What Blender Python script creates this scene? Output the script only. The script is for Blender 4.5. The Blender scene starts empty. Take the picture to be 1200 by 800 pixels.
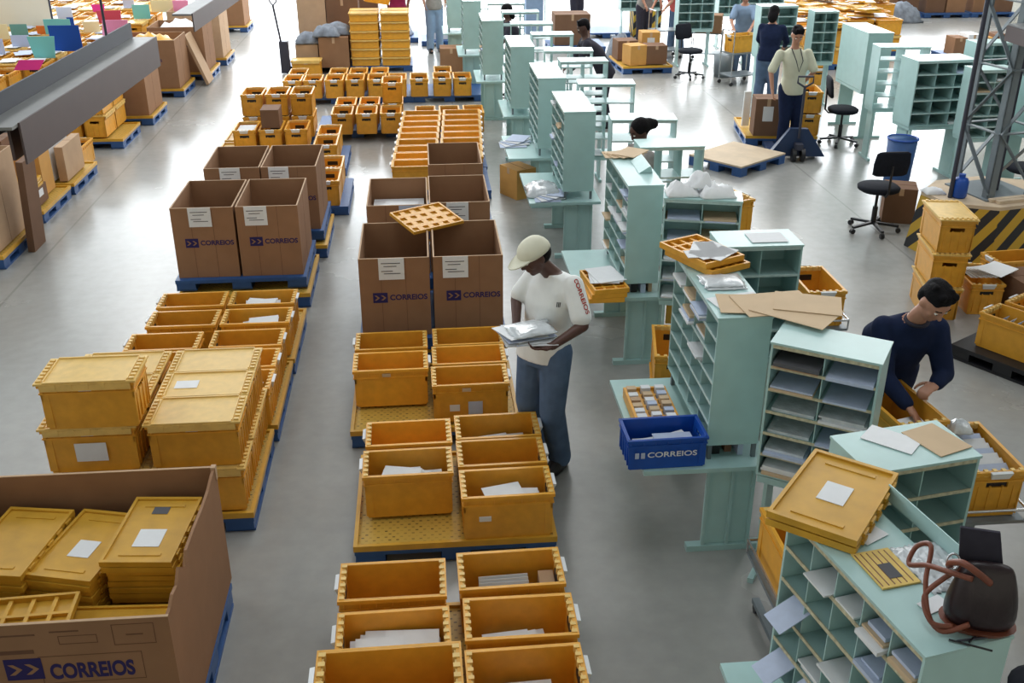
import bpy, math, random
from mathutils import Vector, Matrix, Quaternion
random.seed(7)
PI = math.pi
scene = bpy.context.scene
col = scene.collection

# ------------------------------------------------------------------ camera, light, exposure
FPX, PITCH, YAW, CH = 1197.0, math.radians(25.5), math.radians(5.0), 3.76
cam = bpy.data.objects.new('camera', bpy.data.cameras.new('camera'))
col.objects.link(cam); scene.camera = cam
cam.location = (0, 0, CH)
cam.rotation_euler = (PI/2-PITCH, 0, -YAW)
cam.data.sensor_width = 36.0; cam.data.lens = 36.0*FPX/1200.0
cam.data.clip_end = 200
scene.view_settings.view_transform = 'Standard'
scene.view_settings.look = 'None'
scene.view_settings.gamma = 1.0
scene.view_settings.use_curve_mapping = False
scene.view_settings.exposure = 0.35
w = bpy.data.worlds.new('world'); scene.world = w; w.use_nodes = True
w.node_tree.nodes['Background'].inputs[0].default_value = (0.75, 0.87, 1.0, 1)
w.node_tree.nodes['Background'].inputs[1].default_value = 1.0

def area(name, loc, rot, sx, sy, radiance, color=(1, 1, 1)):
    l = bpy.data.lights.new(name, 'AREA'); l.shape = 'RECTANGLE'
    l.size = sx; l.size_y = sy; l.energy = radiance*PI*sx*sy; l.color = color
    o = bpy.data.objects.new(name, l); col.objects.link(o)
    o.location = loc; o.rotation_euler = rot
    return o
# daylight through the big far windows, the left windows and the roof lights
for i, (x, wd) in enumerate([(-11.0, 6.2), (-4.0, 6.2), (3.0, 6.2), (10.0, 6.2), (17.0, 6.2)]):
    area('far_daylight', (x, 37.7, 4.6), (PI/2, 0, PI), wd, 6.4, 8.0, (0.93, 0.97, 1.0))
for i, y in enumerate([3.0, 12.0, 21.0, 30.0]):
    area('left_daylight', (-15.7, y, 5.5), (PI/2, 0, -PI/2), 6.5, 3.2, 2.2, (0.95, 0.98, 1.0))
ROOF = [(-7.0, 6.0, 0.6), (-7.0, 16.0, 1.2), (-7.0, 26.0, 3.0), (1.0, 6.0, 0.85), (1.0, 17.0, 2.4), (1.0, 27.0, 4.0), (9.0, 6.0, 0.95), (9.0, 17.0, 3.6), (9.0, 27.0, 4.0)]
for x, y, e in ROOF:
    area('roof_daylight', (x, y, 8.35), (0, 0, 0), 2.2, 7.0, e*2.2, (1.0, 0.985, 0.95))

# ------------------------------------------------------------------ pixel helpers (give world points)
cF = Vector((math.sin(YAW)*math.cos(PITCH), math.cos(YAW)*math.cos(PITCH), -math.sin(PITCH)))
cR = Vector((math.cos(YAW), -math.sin(YAW), 0)); cU = cR.cross(cF)
def ray(px, py): return cF + cR*((px-600)/FPX) - cU*((py-400)/FPX)
def G(px, py, z=0.0):
    d = ray(px, py); return Vector((0, 0, CH)) + d*((z-CH)/d.z)
def AT(px, py, Y):
    d = ray(px, py); return Vector((0, 0, CH)) + d*(Y/d.y)

# ------------------------------------------------------------------ materials
MATS = {}
def mat(name, rgb, rough=0.5, metal=0.0, noise=0.0, scale=8.0, vary=0.0, spec=0.5, bump=0.0, trans=0.0, coat=0.0, dirt=None):
    m = bpy.data.materials.new(name); m.use_nodes = True
    nt = m.node_tree; b = nt.nodes['Principled BSDF']
    b.inputs['Roughness'].default_value = rough; b.inputs['Metallic'].default_value = metal
    b.inputs['Specular IOR Level'].default_value = spec
    b.inputs['Coat Weight'].default_value = coat
    b.inputs['Transmission Weight'].default_value = trans
    c = (*rgb, 1); b.inputs['Base Color'].default_value = c
    tc = nt.nodes.new('ShaderNodeTexCoord')
    last = None
    if noise > 0:
        n = nt.nodes.new('ShaderNodeTexNoise'); n.inputs['Scale'].default_value = scale; n.inputs['Detail'].default_value = 5
        nt.links.new(tc.outputs['Object'], n.inputs['Vector'])
        r = nt.nodes.new('ShaderNodeMapRange'); r.inputs[1].default_value = 0.3; r.inputs[2].default_value = 0.7
        r.inputs[3].default_value = 1-noise; r.inputs[4].default_value = 1+noise*0.6
        nt.links.new(n.outputs['Fac'], r.inputs[0])
        h = nt.nodes.new('ShaderNodeHueSaturation'); h.inputs['Color'].default_value = c
        nt.links.new(r.outputs[0], h.inputs['Value']); last = h
        if bump > 0:
            bp = nt.nodes.new('ShaderNodeBump'); bp.inputs['Strength'].default_value = bump; bp.inputs['Distance'].default_value = 0.01
            nt.links.new(n.outputs['Fac'], bp.inputs['Height']); nt.links.new(bp.outputs[0], b.inputs['Normal'])
    if vary > 0:
        oi = nt.nodes.new('ShaderNodeObjectInfo')
        r2 = nt.nodes.new('ShaderNodeMapRange'); r2.inputs[3].default_value = 1-vary; r2.inputs[4].default_value = 1+vary
        nt.links.new(oi.outputs['Random'], r2.inputs[0])
        h2 = nt.nodes.new('ShaderNodeHueSaturation'); h2.inputs['Color'].default_value = c
        if last: nt.links.new(last.outputs[0], h2.inputs['Color'])
        nt.links.new(r2.outputs[0], h2.inputs['Value']); last = h2
    if last: nt.links.new(last.outputs[0], b.inputs['Base Color'])
    MATS[name] = m
    return m
def srgb(r, g, b):
    f = lambda c: (c/255/12.92) if c/255 <= 0.04045 else ((c/255+0.055)/1.055)**2.4
    return (f(r), f(g), f(b))
YEL = mat('yellow_plastic', srgb(226, 163, 52), 0.42, noise=0.10, scale=14, vary=0.13)
YLT = mat('yellow_plastic_worn', srgb(228, 190, 108), 0.45, noise=0.10, scale=16, vary=0.06)
YPL = mat('yellow_plastic_dusty', srgb(208, 158, 48), 0.45, noise=0.12, scale=10, vary=0.08)
CARD = mat('cardboard', srgb(150, 113, 84), 0.8, noise=0.08, scale=5, vary=0.06, spec=0.2)
CARDL = mat('cardboard_pale', srgb(190, 160, 130), 0.8, noise=0.08, scale=5, vary=0.06, spec=0.2)
CARDD = mat('cardboard_dark', srgb(122, 92, 72), 0.8, noise=0.08, scale=5, vary=0.08, spec=0.2)
KRAFT = mat('kraft_paper', srgb(205, 180, 148), 0.75, noise=0.06, scale=6, spec=0.2)
MINT = mat('mint_painted_steel', srgb(174, 207, 205), 0.32, noise=0.06, scale=6, vary=0.03)
MINTS = mat('mint_shelf_steel', srgb(168, 201, 199), 0.38, noise=0.05, scale=9)
EDGE = mat('shelf_edge_label_strip', srgb(196, 190, 160), 0.5, noise=0.35, scale=40)
EDGEM = mat('shelf_edge_mint', srgb(186, 208, 206), 0.45, noise=0.12, scale=30)
BLUE = mat('blue_pallet_plastic', srgb(44, 84, 140), 0.5, noise=0.12, scale=12, vary=0.08)
BLUET = mat('blue_tray_plastic', srgb(22, 78, 172), 0.35, noise=0.08, scale=12)
WHITE = mat('white_paper', srgb(228, 230, 232), 0.7, noise=0.03, scale=20, vary=0.05, spec=0.2)
PAPERB = mat('bluish_paper', srgb(186, 198, 222), 0.6, noise=0.06, scale=20, spec=0.3)
INK = mat('printed_blue_ink', srgb(52, 46, 92), 0.8, spec=0.1)
INKG = mat('printed_grey_ink', srgb(96, 96, 100), 0.8, spec=0.1)
INKB = mat('faint_brown_print', srgb(108, 78, 62), 0.8, spec=0.1)
INKR = mat('printed_red_ink', srgb(176, 60, 50), 0.7, spec=0.1)
BLACK = mat('black_plastic', srgb(26, 27, 32), 0.45, noise=0.05)
FABR = mat('black_upholstery', srgb(30, 33, 42), 0.85, noise=0.15, scale=30, spec=0.2)
STEEL = mat('grey_painted_steel', srgb(118, 128, 134), 0.45, metal=0.2, noise=0.08, scale=10)
CHROME = mat('chrome_tube', srgb(190, 192, 196), 0.25, metal=0.9)
DARKST = mat('dark_steel', srgb(58, 60, 74), 0.5, metal=0.1, noise=0.1)
GUARD = mat('dark_slate_steel', srgb(40, 42, 54), 0.6, noise=0.06, scale=6)
NAVYST = mat('dark_navy_steel', srgb(28, 52, 88), 0.45, noise=0.08)
BROWNP = mat('brown_painted_steel', srgb(80, 66, 66), 0.55, noise=0.06, scale=5)
GREYP = mat('grey_tread_steel', srgb(126, 128, 128), 0.5, noise=0.10, scale=5)
WOOD = mat('pale_plywood', srgb(206, 186, 160), 0.7, noise=0.12, scale=5, spec=0.25)
LEATH = mat('dark_brown_leather', srgb(40, 26, 30), 0.35, noise=0.3, scale=12, bump=0.4)
STRAP = mat('tan_leather', srgb(122, 66, 46), 0.45, noise=0.15, scale=20)
FILM = mat('clear_plastic_film', srgb(206, 212, 216), 0.10, noise=0.2, scale=14, bump=1.0, spec=0.9)
SKIND = mat('dark_brown_skin', srgb(84, 54, 44), 0.5, noise=0.05, scale=30)
SKINM = mat('light_brown_skin', srgb(178, 128, 104), 0.5, noise=0.05, scale=30)
HAIR = mat('black_hair', srgb(17, 15, 18), 0.75, noise=0.3, scale=90, bump=0.6, spec=0.15)
EYEW = mat('eye_white', srgb(225, 222, 215), 0.3)
TEE = mat('white_cotton', srgb(236, 238, 236), 0.85, noise=0.05, scale=12, spec=0.2, bump=0.15)
BEIGE = mat('cream_shirt_cotton', srgb(208, 208, 186), 0.85, noise=0.05, scale=12, spec=0.2)
CAPM = mat('cream_cap_cotton', srgb(222, 220, 200), 0.85, noise=0.04, scale=20, spec=0.2)
JEAN = mat('blue_denim', srgb(88, 108, 136), 0.85, noise=0.22, scale=9, spec=0.15)
NAVY = mat('navy_knit', srgb(28, 38, 66), 0.9, noise=0.15, scale=20, spec=0.15)
CHAR = mat('charcoal_cotton', srgb(58, 56, 66), 0.9, noise=0.12, scale=20, spec=0.15)
RED = mat('coral_red_cotton', srgb(214, 104, 96), 0.85, noise=0.08, scale=14, spec=0.2)
MAROON = mat('maroon_cotton', srgb(140, 40, 78), 0.85, noise=0.08, scale=14, spec=0.2)
GREYC = mat('grey_cotton', srgb(150, 146, 142), 0.85, noise=0.15, scale=14, spec=0.2)
LBLUE = mat('pale_blue_cotton', srgb(134, 156, 184), 0.85, noise=0.08, scale=14, spec=0.2)
SHOE = mat('black_shoe_leather', srgb(24, 22, 24), 0.5)
GREYBAG = mat('grey_mailbag_canvas', srgb(128, 136, 148), 0.8, noise=0.35, scale=9, bump=0.6)
CS = {'teal': mat('teal_card', srgb(120, 196, 196), 0.7, spec=0.2), 'blue': mat('blue_card', srgb(34, 78, 166), 0.7, spec=0.2),
      'pink': mat('pink_card', srgb(232, 150, 190), 0.7, spec=0.2), 'red': mat('rose_card', srgb(206, 78, 96), 0.7, spec=0.2),
      'magenta': mat('magenta_card', srgb(226, 66, 160), 0.7, spec=0.2), 'cream': mat('cream_card', srgb(232, 220, 176), 0.7, spec=0.2),
      'lilac': mat('lilac_card', srgb(184, 196, 226), 0.7, spec=0.2), 'green': mat('grey_green_card', srgb(108, 160, 156), 0.7, spec=0.2),
      'orange': mat('orange_card', srgb(226, 120, 50), 0.7, spec=0.2)}

def striped(name, c1, c2, per, rough=0.6, diag=1.0):
    m = bpy.data.materials.new(name); m.use_nodes = True; nt = m.node_tree; b = nt.nodes['Principled BSDF']
    tc = nt.nodes.new('ShaderNodeTexCoord'); sx = nt.nodes.new('ShaderNodeSeparateXYZ')
    nt.links.new(tc.outputs['Object'], sx.inputs[0])
    geo = nt.nodes.new('ShaderNodeAttribute'); geo.attribute_name = 'run'
    mz = nt.nodes.new('ShaderNodeMath'); mz.operation = 'MULTIPLY_ADD'; mz.inputs[1].default_value = -diag
    nt.links.new(sx.outputs['Z'], mz.inputs[0]); nt.links.new(geo.outputs['Fac'], mz.inputs[2])
    md = nt.nodes.new('ShaderNodeMath'); md.operation = 'DIVIDE'; md.inputs[1].default_value = per; nt.links.new(mz.outputs[0], md.inputs[0])
    fr = nt.nodes.new('ShaderNodeMath'); fr.operation = 'FRACT'; nt.links.new(md.outputs[0], fr.inputs[0])
    gt = nt.nodes.new('ShaderNodeMath'); gt.operation = 'GREATER_THAN'; gt.inputs[1].default_value = 0.5; nt.links.new(fr.outputs[0], gt.inputs[0])
    mx = nt.nodes.new('ShaderNodeMix'); mx.data_type = 'RGBA'; mx.inputs[6].default_value = (*c1, 1); mx.inputs[7].default_value = (*c2, 1)
    nt.links.new(gt.outputs[0], mx.inputs[0]); nt.links.new(mx.outputs[2], b.inputs['Base Color']); b.inputs['Roughness'].default_value = rough
    return m
HAZ = striped('black_and_yellow_hazard_paint', srgb(38, 38, 42), srgb(196, 156, 46), 0.30)

def deck_mat():
    m = bpy.data.materials.new('perforated_yellow_deck'); m.use_nodes = True; nt = m.node_tree; b = nt.nodes['Principled BSDF']
    tc = nt.nodes.new('ShaderNodeTexCoord'); mp = nt.nodes.new('ShaderNodeMapping'); mp.inputs['Scale'].default_value = (22, 34, 0.001)
    nt.links.new(tc.outputs['Object'], mp.inputs[0])
    br = nt.nodes.new('ShaderNodeTexBrick'); br.inputs['Scale'].default_value = 1.0
    br.inputs['Mortar Size'].default_value = 0.34; br.inputs['Brick Width'].default_value = 1.0; br.inputs['Row Height'].default_value = 1.0
    br.inputs['Color1'].default_value = (*srgb(96, 72, 24), 1); br.inputs['Color2'].default_value = (*srgb(196, 158, 66), 1)
    br.inputs['Mortar'].default_value = (*srgb(202, 164, 72), 1)
    nt.links.new(mp.outputs[0], br.inputs['Vector']); nt.links.new(br.outputs['Color'], b.inputs['Base Color'])
    b.inputs['Roughness'].default_value = 0.5
    return m
DECK = deck_mat()

def floor_mat():
    m = bpy.data.materials.new('sealed_concrete_floor'); m.use_nodes = True; nt = m.node_tree; b = nt.nodes['Principled BSDF']
    tc = nt.nodes.new('ShaderNodeTexCoord')
    n1 = nt.nodes.new('ShaderNodeTexNoise'); n1.inputs['Scale'].default_value = 0.7; n1.inputs['Detail'].default_value = 8
    n2 = nt.nodes.new('ShaderNodeTexNoise'); n2.inputs['Scale'].default_value = 9; n2.inputs['Detail'].default_value = 6
    nt.links.new(tc.outputs['Object'], n1.inputs['Vector']); nt.links.new(tc.outputs['Object'], n2.inputs['Vector'])
    ad = nt.nodes.new('ShaderNodeMath'); ad.operation = 'ADD'; nt.links.new(n1.outputs['Fac'], ad.inputs[0]); nt.links.new(n2.outputs['Fac'], ad.inputs[1])
    cr = nt.nodes.new('ShaderNodeValToRGB'); cr.color_ramp.elements[0].position = 0.35; cr.color_ramp.elements[1].position = 0.75
    dv = nt.nodes.new('ShaderNodeMath'); dv.operation = 'MULTIPLY'; dv.inputs[1].default_value = 0.5; nt.links.new(ad.outputs[0], dv.inputs[0])
    cr.color_ramp.elements[0].color = (*srgb(148, 148, 145), 1); cr.color_ramp.elements[1].color = (*srgb(164, 164, 160), 1)
    nt.links.new(dv.outputs[0], cr.inputs[0])
    # slab joints
    sx = nt.nodes.new('ShaderNodeSeparateXYZ'); nt.links.new(tc.outputs['Object'], sx.inputs[0])
    def line(out, off, per):
        a = nt.nodes.new('ShaderNodeMath'); a.operation = 'ADD'; a.inputs[1].default_value = off; nt.links.new(out, a.inputs[0])
        d = nt.nodes.new('ShaderNodeMath'); d.operation = 'PINGPONG'; d.inputs[1].default_value = per/2; nt.links.new(a.outputs[0], d.inputs[0])
        l = nt.nodes.new('ShaderNodeMath'); l.operation = 'LESS_THAN'; l.inputs[1].default_value = 0.012; nt.links.new(d.outputs[0], l.inputs[0]); return l
    l1 = line(sx.outputs['X'], 3.95, 4.45); l2 = line(sx.outputs['Y'], 0.6, 60.0)
    mxx = nt.nodes.new('ShaderNodeMath'); mxx.operation = 'MAXIMUM'; nt.links.new(l1.outputs[0], mxx.inputs[0]); nt.links.new(l2.outputs[0], mxx.inputs[1])
    ms = nt.nodes.new('ShaderNodeMath'); ms.operation = 'MULTIPLY'; ms.inputs[1].default_value = 0.35; nt.links.new(mxx.outputs[0], ms.inputs[0])
    mx = nt.nodes.new('ShaderNodeMix'); mx.data_type = 'RGBA'; mx.inputs[7].default_value = (*srgb(90, 90, 88), 1)
    nt.links.new(ms.outputs[0], mx.inputs[0]); nt.links.new(cr.outputs[0], mx.inputs[6]); nt.links.new(mx.outputs[2], b.inputs['Base Color'])
    rr = nt.nodes.new('ShaderNodeMapRange'); rr.inputs[3].default_value = 0.16; rr.inputs[4].default_value = 0.34; nt.links.new(n1.outputs['Fac'], rr.inputs[0])
    nt.links.new(rr.outputs[0], b.inputs['Roughness'])
    b.inputs['Specular IOR Level'].default_value = 0.6
    return m
FLOOR = floor_mat()
WALLM = mat('cream_wall_paint', srgb(226, 222, 206), 0.8, noise=0.04, scale=2)
CEILM = mat('roof_sheet', srgb(190, 194, 196), 0.7, noise=0.04, scale=2)

# ------------------------------------------------------------------ mesh builder
class MB:
    def __init__(s): s.v = []; s.f = []; s.run = None
    def add(s, vs, fs):
        o = len(s.v); s.v += [tuple(v) for v in vs]; s.f += [tuple(i+o for i in f) for f in fs]; return s
    def box(s, x0, y0, z0, x1, y1, z1):
        if x0 > x1: x0, x1 = x1, x0
        if y0 > y1: y0, y1 = y1, y0
        if z0 > z1: z0, z1 = z1, z0
        return s.add([(x0,y0,z0),(x1,y0,z0),(x1,y1,z0),(x0,y1,z0),(x0,y0,z1),(x1,y0,z1),(x1,y1,z1),(x0,y1,z1)],
                     [(0,3,2,1),(4,5,6,7),(0,1,5,4),(1,2,6,5),(2,3,7,6),(3,0,4,7)])
    def obox(s, c, size, rot=(0, 0, 0)):
        from mathutils import Euler
        R = Euler(rot).to_matrix(); c = Vector(c); a, b, d = [k/2 for k in size]
        vs = [c + R @ Vector(p) for p in [(-a,-b,-d),(a,-b,-d),(a,b,-d),(-a,b,-d),(-a,-b,d),(a,-b,d),(a,b,d),(-a,b,d)]]
        return s.add(vs, [(0,3,2,1),(4,5,6,7),(0,1,5,4),(1,2,6,5),(2,3,7,6),(3,0,4,7)])
    def hexa(s, bot, top):           # two quads, counter-clockwise seen from above
        return s.add(list(bot)+list(top), [(0,3,2,1),(4,5,6,7),(0,1,5,4),(1,2,6,5),(2,3,7,6),(3,0,4,7)])
    def bar(s, a, b, t, t2=None):    # square bar between two points
        a, b = Vector(a), Vector(b); d = (b-a).normalized(); t2 = t2 or t
        up = Vector((0, 0, 1)) if abs(d.z) < 0.95 else Vector((0, 1, 0))
        x = d.cross(up).normalized()*t/2; y = x.cross(d).normalized()*t2/2
        return s.add([a-x-y, a+x-y, a+x+y, a-x+y, b-x-y, b+x-y, b+x+y, b-x+y],
                     [(0,3,2,1),(4,5,6,7),(0,1,5,4),(1,2,6,5),(2,3,7,6),(3,0,4,7)])
    def tube(s, pts, r, n=8, cap=True):
        pts = [Vector(p) for p in pts]; o = len(s.v); rs = r if isinstance(r, (list, tuple)) else [r]*len(pts)
        prev = None
        for i, p in enumerate(pts):
            d = (pts[min(i+1, len(pts)-1)]-pts[max(i-1, 0)]).normalized()
            if prev is None:
                up = Vector((0, 0, 1)) if abs(d.z) < 0.9 else Vector((1, 0, 0)); x = d.cross(up).normalized()
            else:
                x = (prev - d*prev.dot(d)).normalized()
            prev = x; y = d.cross(x)
            for k in range(n):
                a = 2*PI*k/n; s.v.append(tuple(p + (x*math.cos(a)+y*math.sin(a))*rs[i]))
        for i in range(len(pts)-1):
            for k in range(n):
                a = o+i*n+k; b = o+i*n+(k+1) % n; s.f.append((a, b, b+n, a+n))
        if cap:
            s.f.append(tuple(o+k for k in range(n))[::-1]); s.f.append(tuple(o+(len(pts)-1)*n+k for k in range(n)))
        return s
    def cyl(s, x, y, z0, z1, r, n=16, r1=None): return s.tube([(x, y, z0), (x, y, z1)], [r, r if r1 is None else r1], n)
    def ell(s, c, r, M=None, nu=14, nv=9):
        c = Vector(c); o = len(s.v); M = M or Matrix.Identity(3)
        if not isinstance(r, (list, tuple)): r = (r, r, r)
        s.v.append(tuple(c + M @ Vector((0, 0, -r[2]))))
        for j in range(1, nv):
            t = PI*j/nv - PI/2
            for i in range(nu):
                a = 2*PI*i/nu
                s.v.append(tuple(c + M @ Vector((r[0]*math.cos(t)*math.cos(a), r[1]*math.cos(t)*math.sin(a), r[2]*math.sin(t)))))
        s.v.append(tuple(c + M @ Vector((0, 0, r[2])))); e = len(s.v)-1
        for i in range(nu): s.f.append((o, o+1+(i+1) % nu, o+1+i))
        for j in range(nv-2):
            for i in range(nu):
                a = o+1+j*nu+i; b = o+1+j*nu+(i+1) % nu; s.f.append((a, b, b+nu, a+nu))
        for i in range(nu): s.f.append((e, e-nu+i, e-nu+(i+1) % nu))
        return s
    def cap(s, a, b, ra, rb=None, n=12):   # tapered capsule
        a, b = Vector(a), Vector(b); rb = ra if rb is None else rb; d = b-a; L = max(d.length, 1e-5); d = d/L
        pts = []; rs = []
        for t in (-1.0, -0.92, -0.7, -0.38): pts.append(a + d*ra*t); rs.append(max(ra*math.sqrt(max(0, 1-t*t)), 1e-4))
        pts.append(a); rs.append(ra); pts.append(b); rs.append(rb)
        for t in (0.38, 0.7, 0.92, 1.0): pts.append(b + d*rb*t); rs.append(max(rb*math.sqrt(max(0, 1-t*t)), 1e-4))
        return s.tube(pts, rs, n)
    def loft(s, secs, n=20):   # (centre, half width vector, half depth vector)
        o = len(s.v)
        for c, hw, hd in secs:
            for k in range(n):
                a = 2*PI*k/n; ca, sa = math.cos(a), math.sin(a)
                ca = math.copysign(abs(ca)**0.85, ca); sa = math.copysign(abs(sa)**0.85, sa)
                s.v.append(tuple(Vector(c)+Vector(hw)*ca+Vector(hd)*sa))
        for i in range(len(secs)-1):
            for k in range(n):
                a = o+i*n+k; b = o+i*n+(k+1) % n; s.f.append((a, b, b+n, a+n))
        s.f.append(tuple(o+k for k in range(n))[::-1]); s.f.append(tuple(o+(len(secs)-1)*n+k for k in range(n)))
        return s
    def mesh(s, name, m, smooth=False):
        me = bpy.data.meshes.new(name); me.from_pydata(s.v, [], s.f); me.materials.append(m)
        if s.run is not None:
            at = me.attributes.new('run', 'FLOAT', 'POINT')
            for i, r in enumerate(s.run): at.data[i].value = r
        if smooth:
            for p in me.polygons: p.use_smooth = True
        me.update()
        return me
    def build(s, name, m, parent=None, smooth=False):
        o = bpy.data.objects.new(name, s.mesh(name, m, smooth)); col.objects.link(o)
        if parent: o.parent = parent
        return o

def tag(o, label, cat, group=None, kind=None):
    o['label'] = label; o['category'] = cat
    if group: o['group'] = group
    if kind: o['kind'] = kind
    return o
def thing(name, label, cat, loc=(0, 0, 0), rz=0.0, group=None):
    o = bpy.data.objects.new(name, None); col.objects.link(o); o.empty_display_size = 0.1
    o.location = loc; o.rotation_euler = (0, 0, rz)
    return tag(o, label, cat, group)
def struct(name, mb, m):
    o = mb.build(name, m); o['kind'] = 'structure'; return o
class Kit:    # a kind of thing, built once; every call makes a copy of the thing and of each part, sharing the meshes
    def __init__(s, name, cat): s.name = name; s.cat = cat; s.parts = []
    def part(s, name, mb, m, parent=None, smooth=False, label=None):
        s.parts.append((name, mb.mesh(name, m, smooth) if isinstance(mb, MB) else mb, parent, label)); return len(s.parts)-1
    def put(s, loc, rz, label, group=None, rot=None, skip=()):
        r = thing(s.name, label, s.cat, loc, rz, group)
        if rot: r.rotation_euler = rot
        made = []
        for (n, me, par, lab) in s.parts:
            if n in skip: made.append(None); continue
            o = bpy.data.objects.new(n, me); col.objects.link(o); o.parent = r if par is None else made[par]
            if lab: o['label'] = lab
            made.append(o)
        return r
def flat(mb, name, m, label, cat, group=None, loc=None, rz=0.0, smooth=False, rot=None):
    o = mb.build(name, m, None, smooth)
    if loc is not None: o.location = loc
    o.rotation_euler = rot if rot else (0, 0, rz)
    return tag(o, label, cat, group)

def text_mesh(body, size, m, bold=0.0, depth=0.0008):
    c = bpy.data.curves.new('lettering', 'FONT'); c.body = body; c.size = size; c.extrude = depth; c.offset = bold
    c.align_x = 'CENTER'; c.align_y = 'CENTER'
    o = bpy.data.objects.new('lettering', c); col.objects.link(o)
    bpy.context.view_layer.update()
    me = bpy.data.meshes.new_from_object(o.evaluated_get(bpy.context.evaluated_depsgraph_get()))
    bpy.data.objects.remove(o); me.name = 'lettering'; me.materials.clear(); me.materials.append(m)
    return me
def stand_mesh(me, loc, rx=PI/2, rz=0.0, sx=1.0, sz=1.0):   # bakes a transform into a text mesh (text upright facing -y)
    from mathutils import Euler
    me.transform(Matrix.Translation(loc) @ Euler((rx, 0, rz)).to_matrix().to_4x4() @ Matrix.Diagonal((sx, sz, 1, 1)))
    return me

# ------------------------------------------------------------------ the hall
struct('floor', MB().box(-16, -6, -0.12, 24, 38, 0), FLOOR)
b = MB(); b.box(-16.2, -6, 0, -16, 38, 3.6); b.box(-16.2, -6, 7.4, -16, 38, 8.6)
for y in (-6, 6.6, 15.6, 24.6, 33.6): b.box(-16.2, y, 3.6, -16, y+ (5.2 if y == -6 else 2.0), 7.4)
struct('wall_left', b, WALLM)
struct('wall_right', MB().box(24, -6, 0, 24.2, 38, 8.6), WALLM)
b = MB(); b.box(-16.2, 38, 0, 24.2, 38.2, 1.2); b.box(-16.2, 38, 8.0, 24.2, 38.2, 8.6)
for x in (-16.2, -7.8, -0.8, 6.2, 13.2, 20.2): b.box(x, 38, 1.2, x+ (2.0 if x < -16 else 0.7 if x < 20 else 4.0), 38.2, 8.0)
struct('wall_back', b, WALLM)
struct('wall_front', MB().box(-16.2, -6.2, 0, 24.2, -6, 8.6), WALLM)
b = MB(); xs = [-16.2, -8.2, -5.8, -0.2, 2.2, 7.8, 10.2, 24.2]
for i in range(0, 7):
    if i % 2 == 0: b.box(xs[i], -6.2, 8.5, xs[i+1], 38.2, 8.6)
    else:
        for y0, y1 in ((-6.2, 2.4), (9.6, 12.4 if i == 1 else 13.4), (19.6 if i == 1 else 20.6, 22.4 if i == 1 else 23.4), (29.6 if i == 1 else 30.6, 38.2)): b.box(xs[i], y0, 8.5, xs[i+1], y1, 8.6)
struct('ceiling', b, CEILM)
for i, x in enumerate([-11.0, -4.0, 3.0, 10.0, 17.0]):
    b = MB()
    for k in range(5): b.box(x-3.15+k*1.55, 37.95, 1.2, x-3.09+k*1.55, 38.05, 8.0)
    for z in (1.2, 3.4, 5.6, 7.94): b.box(x-3.15, 37.95, z, x+3.1, 38.05, z+0.06)
    struct('window_%d' % (i+1), b, STEEL)

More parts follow.
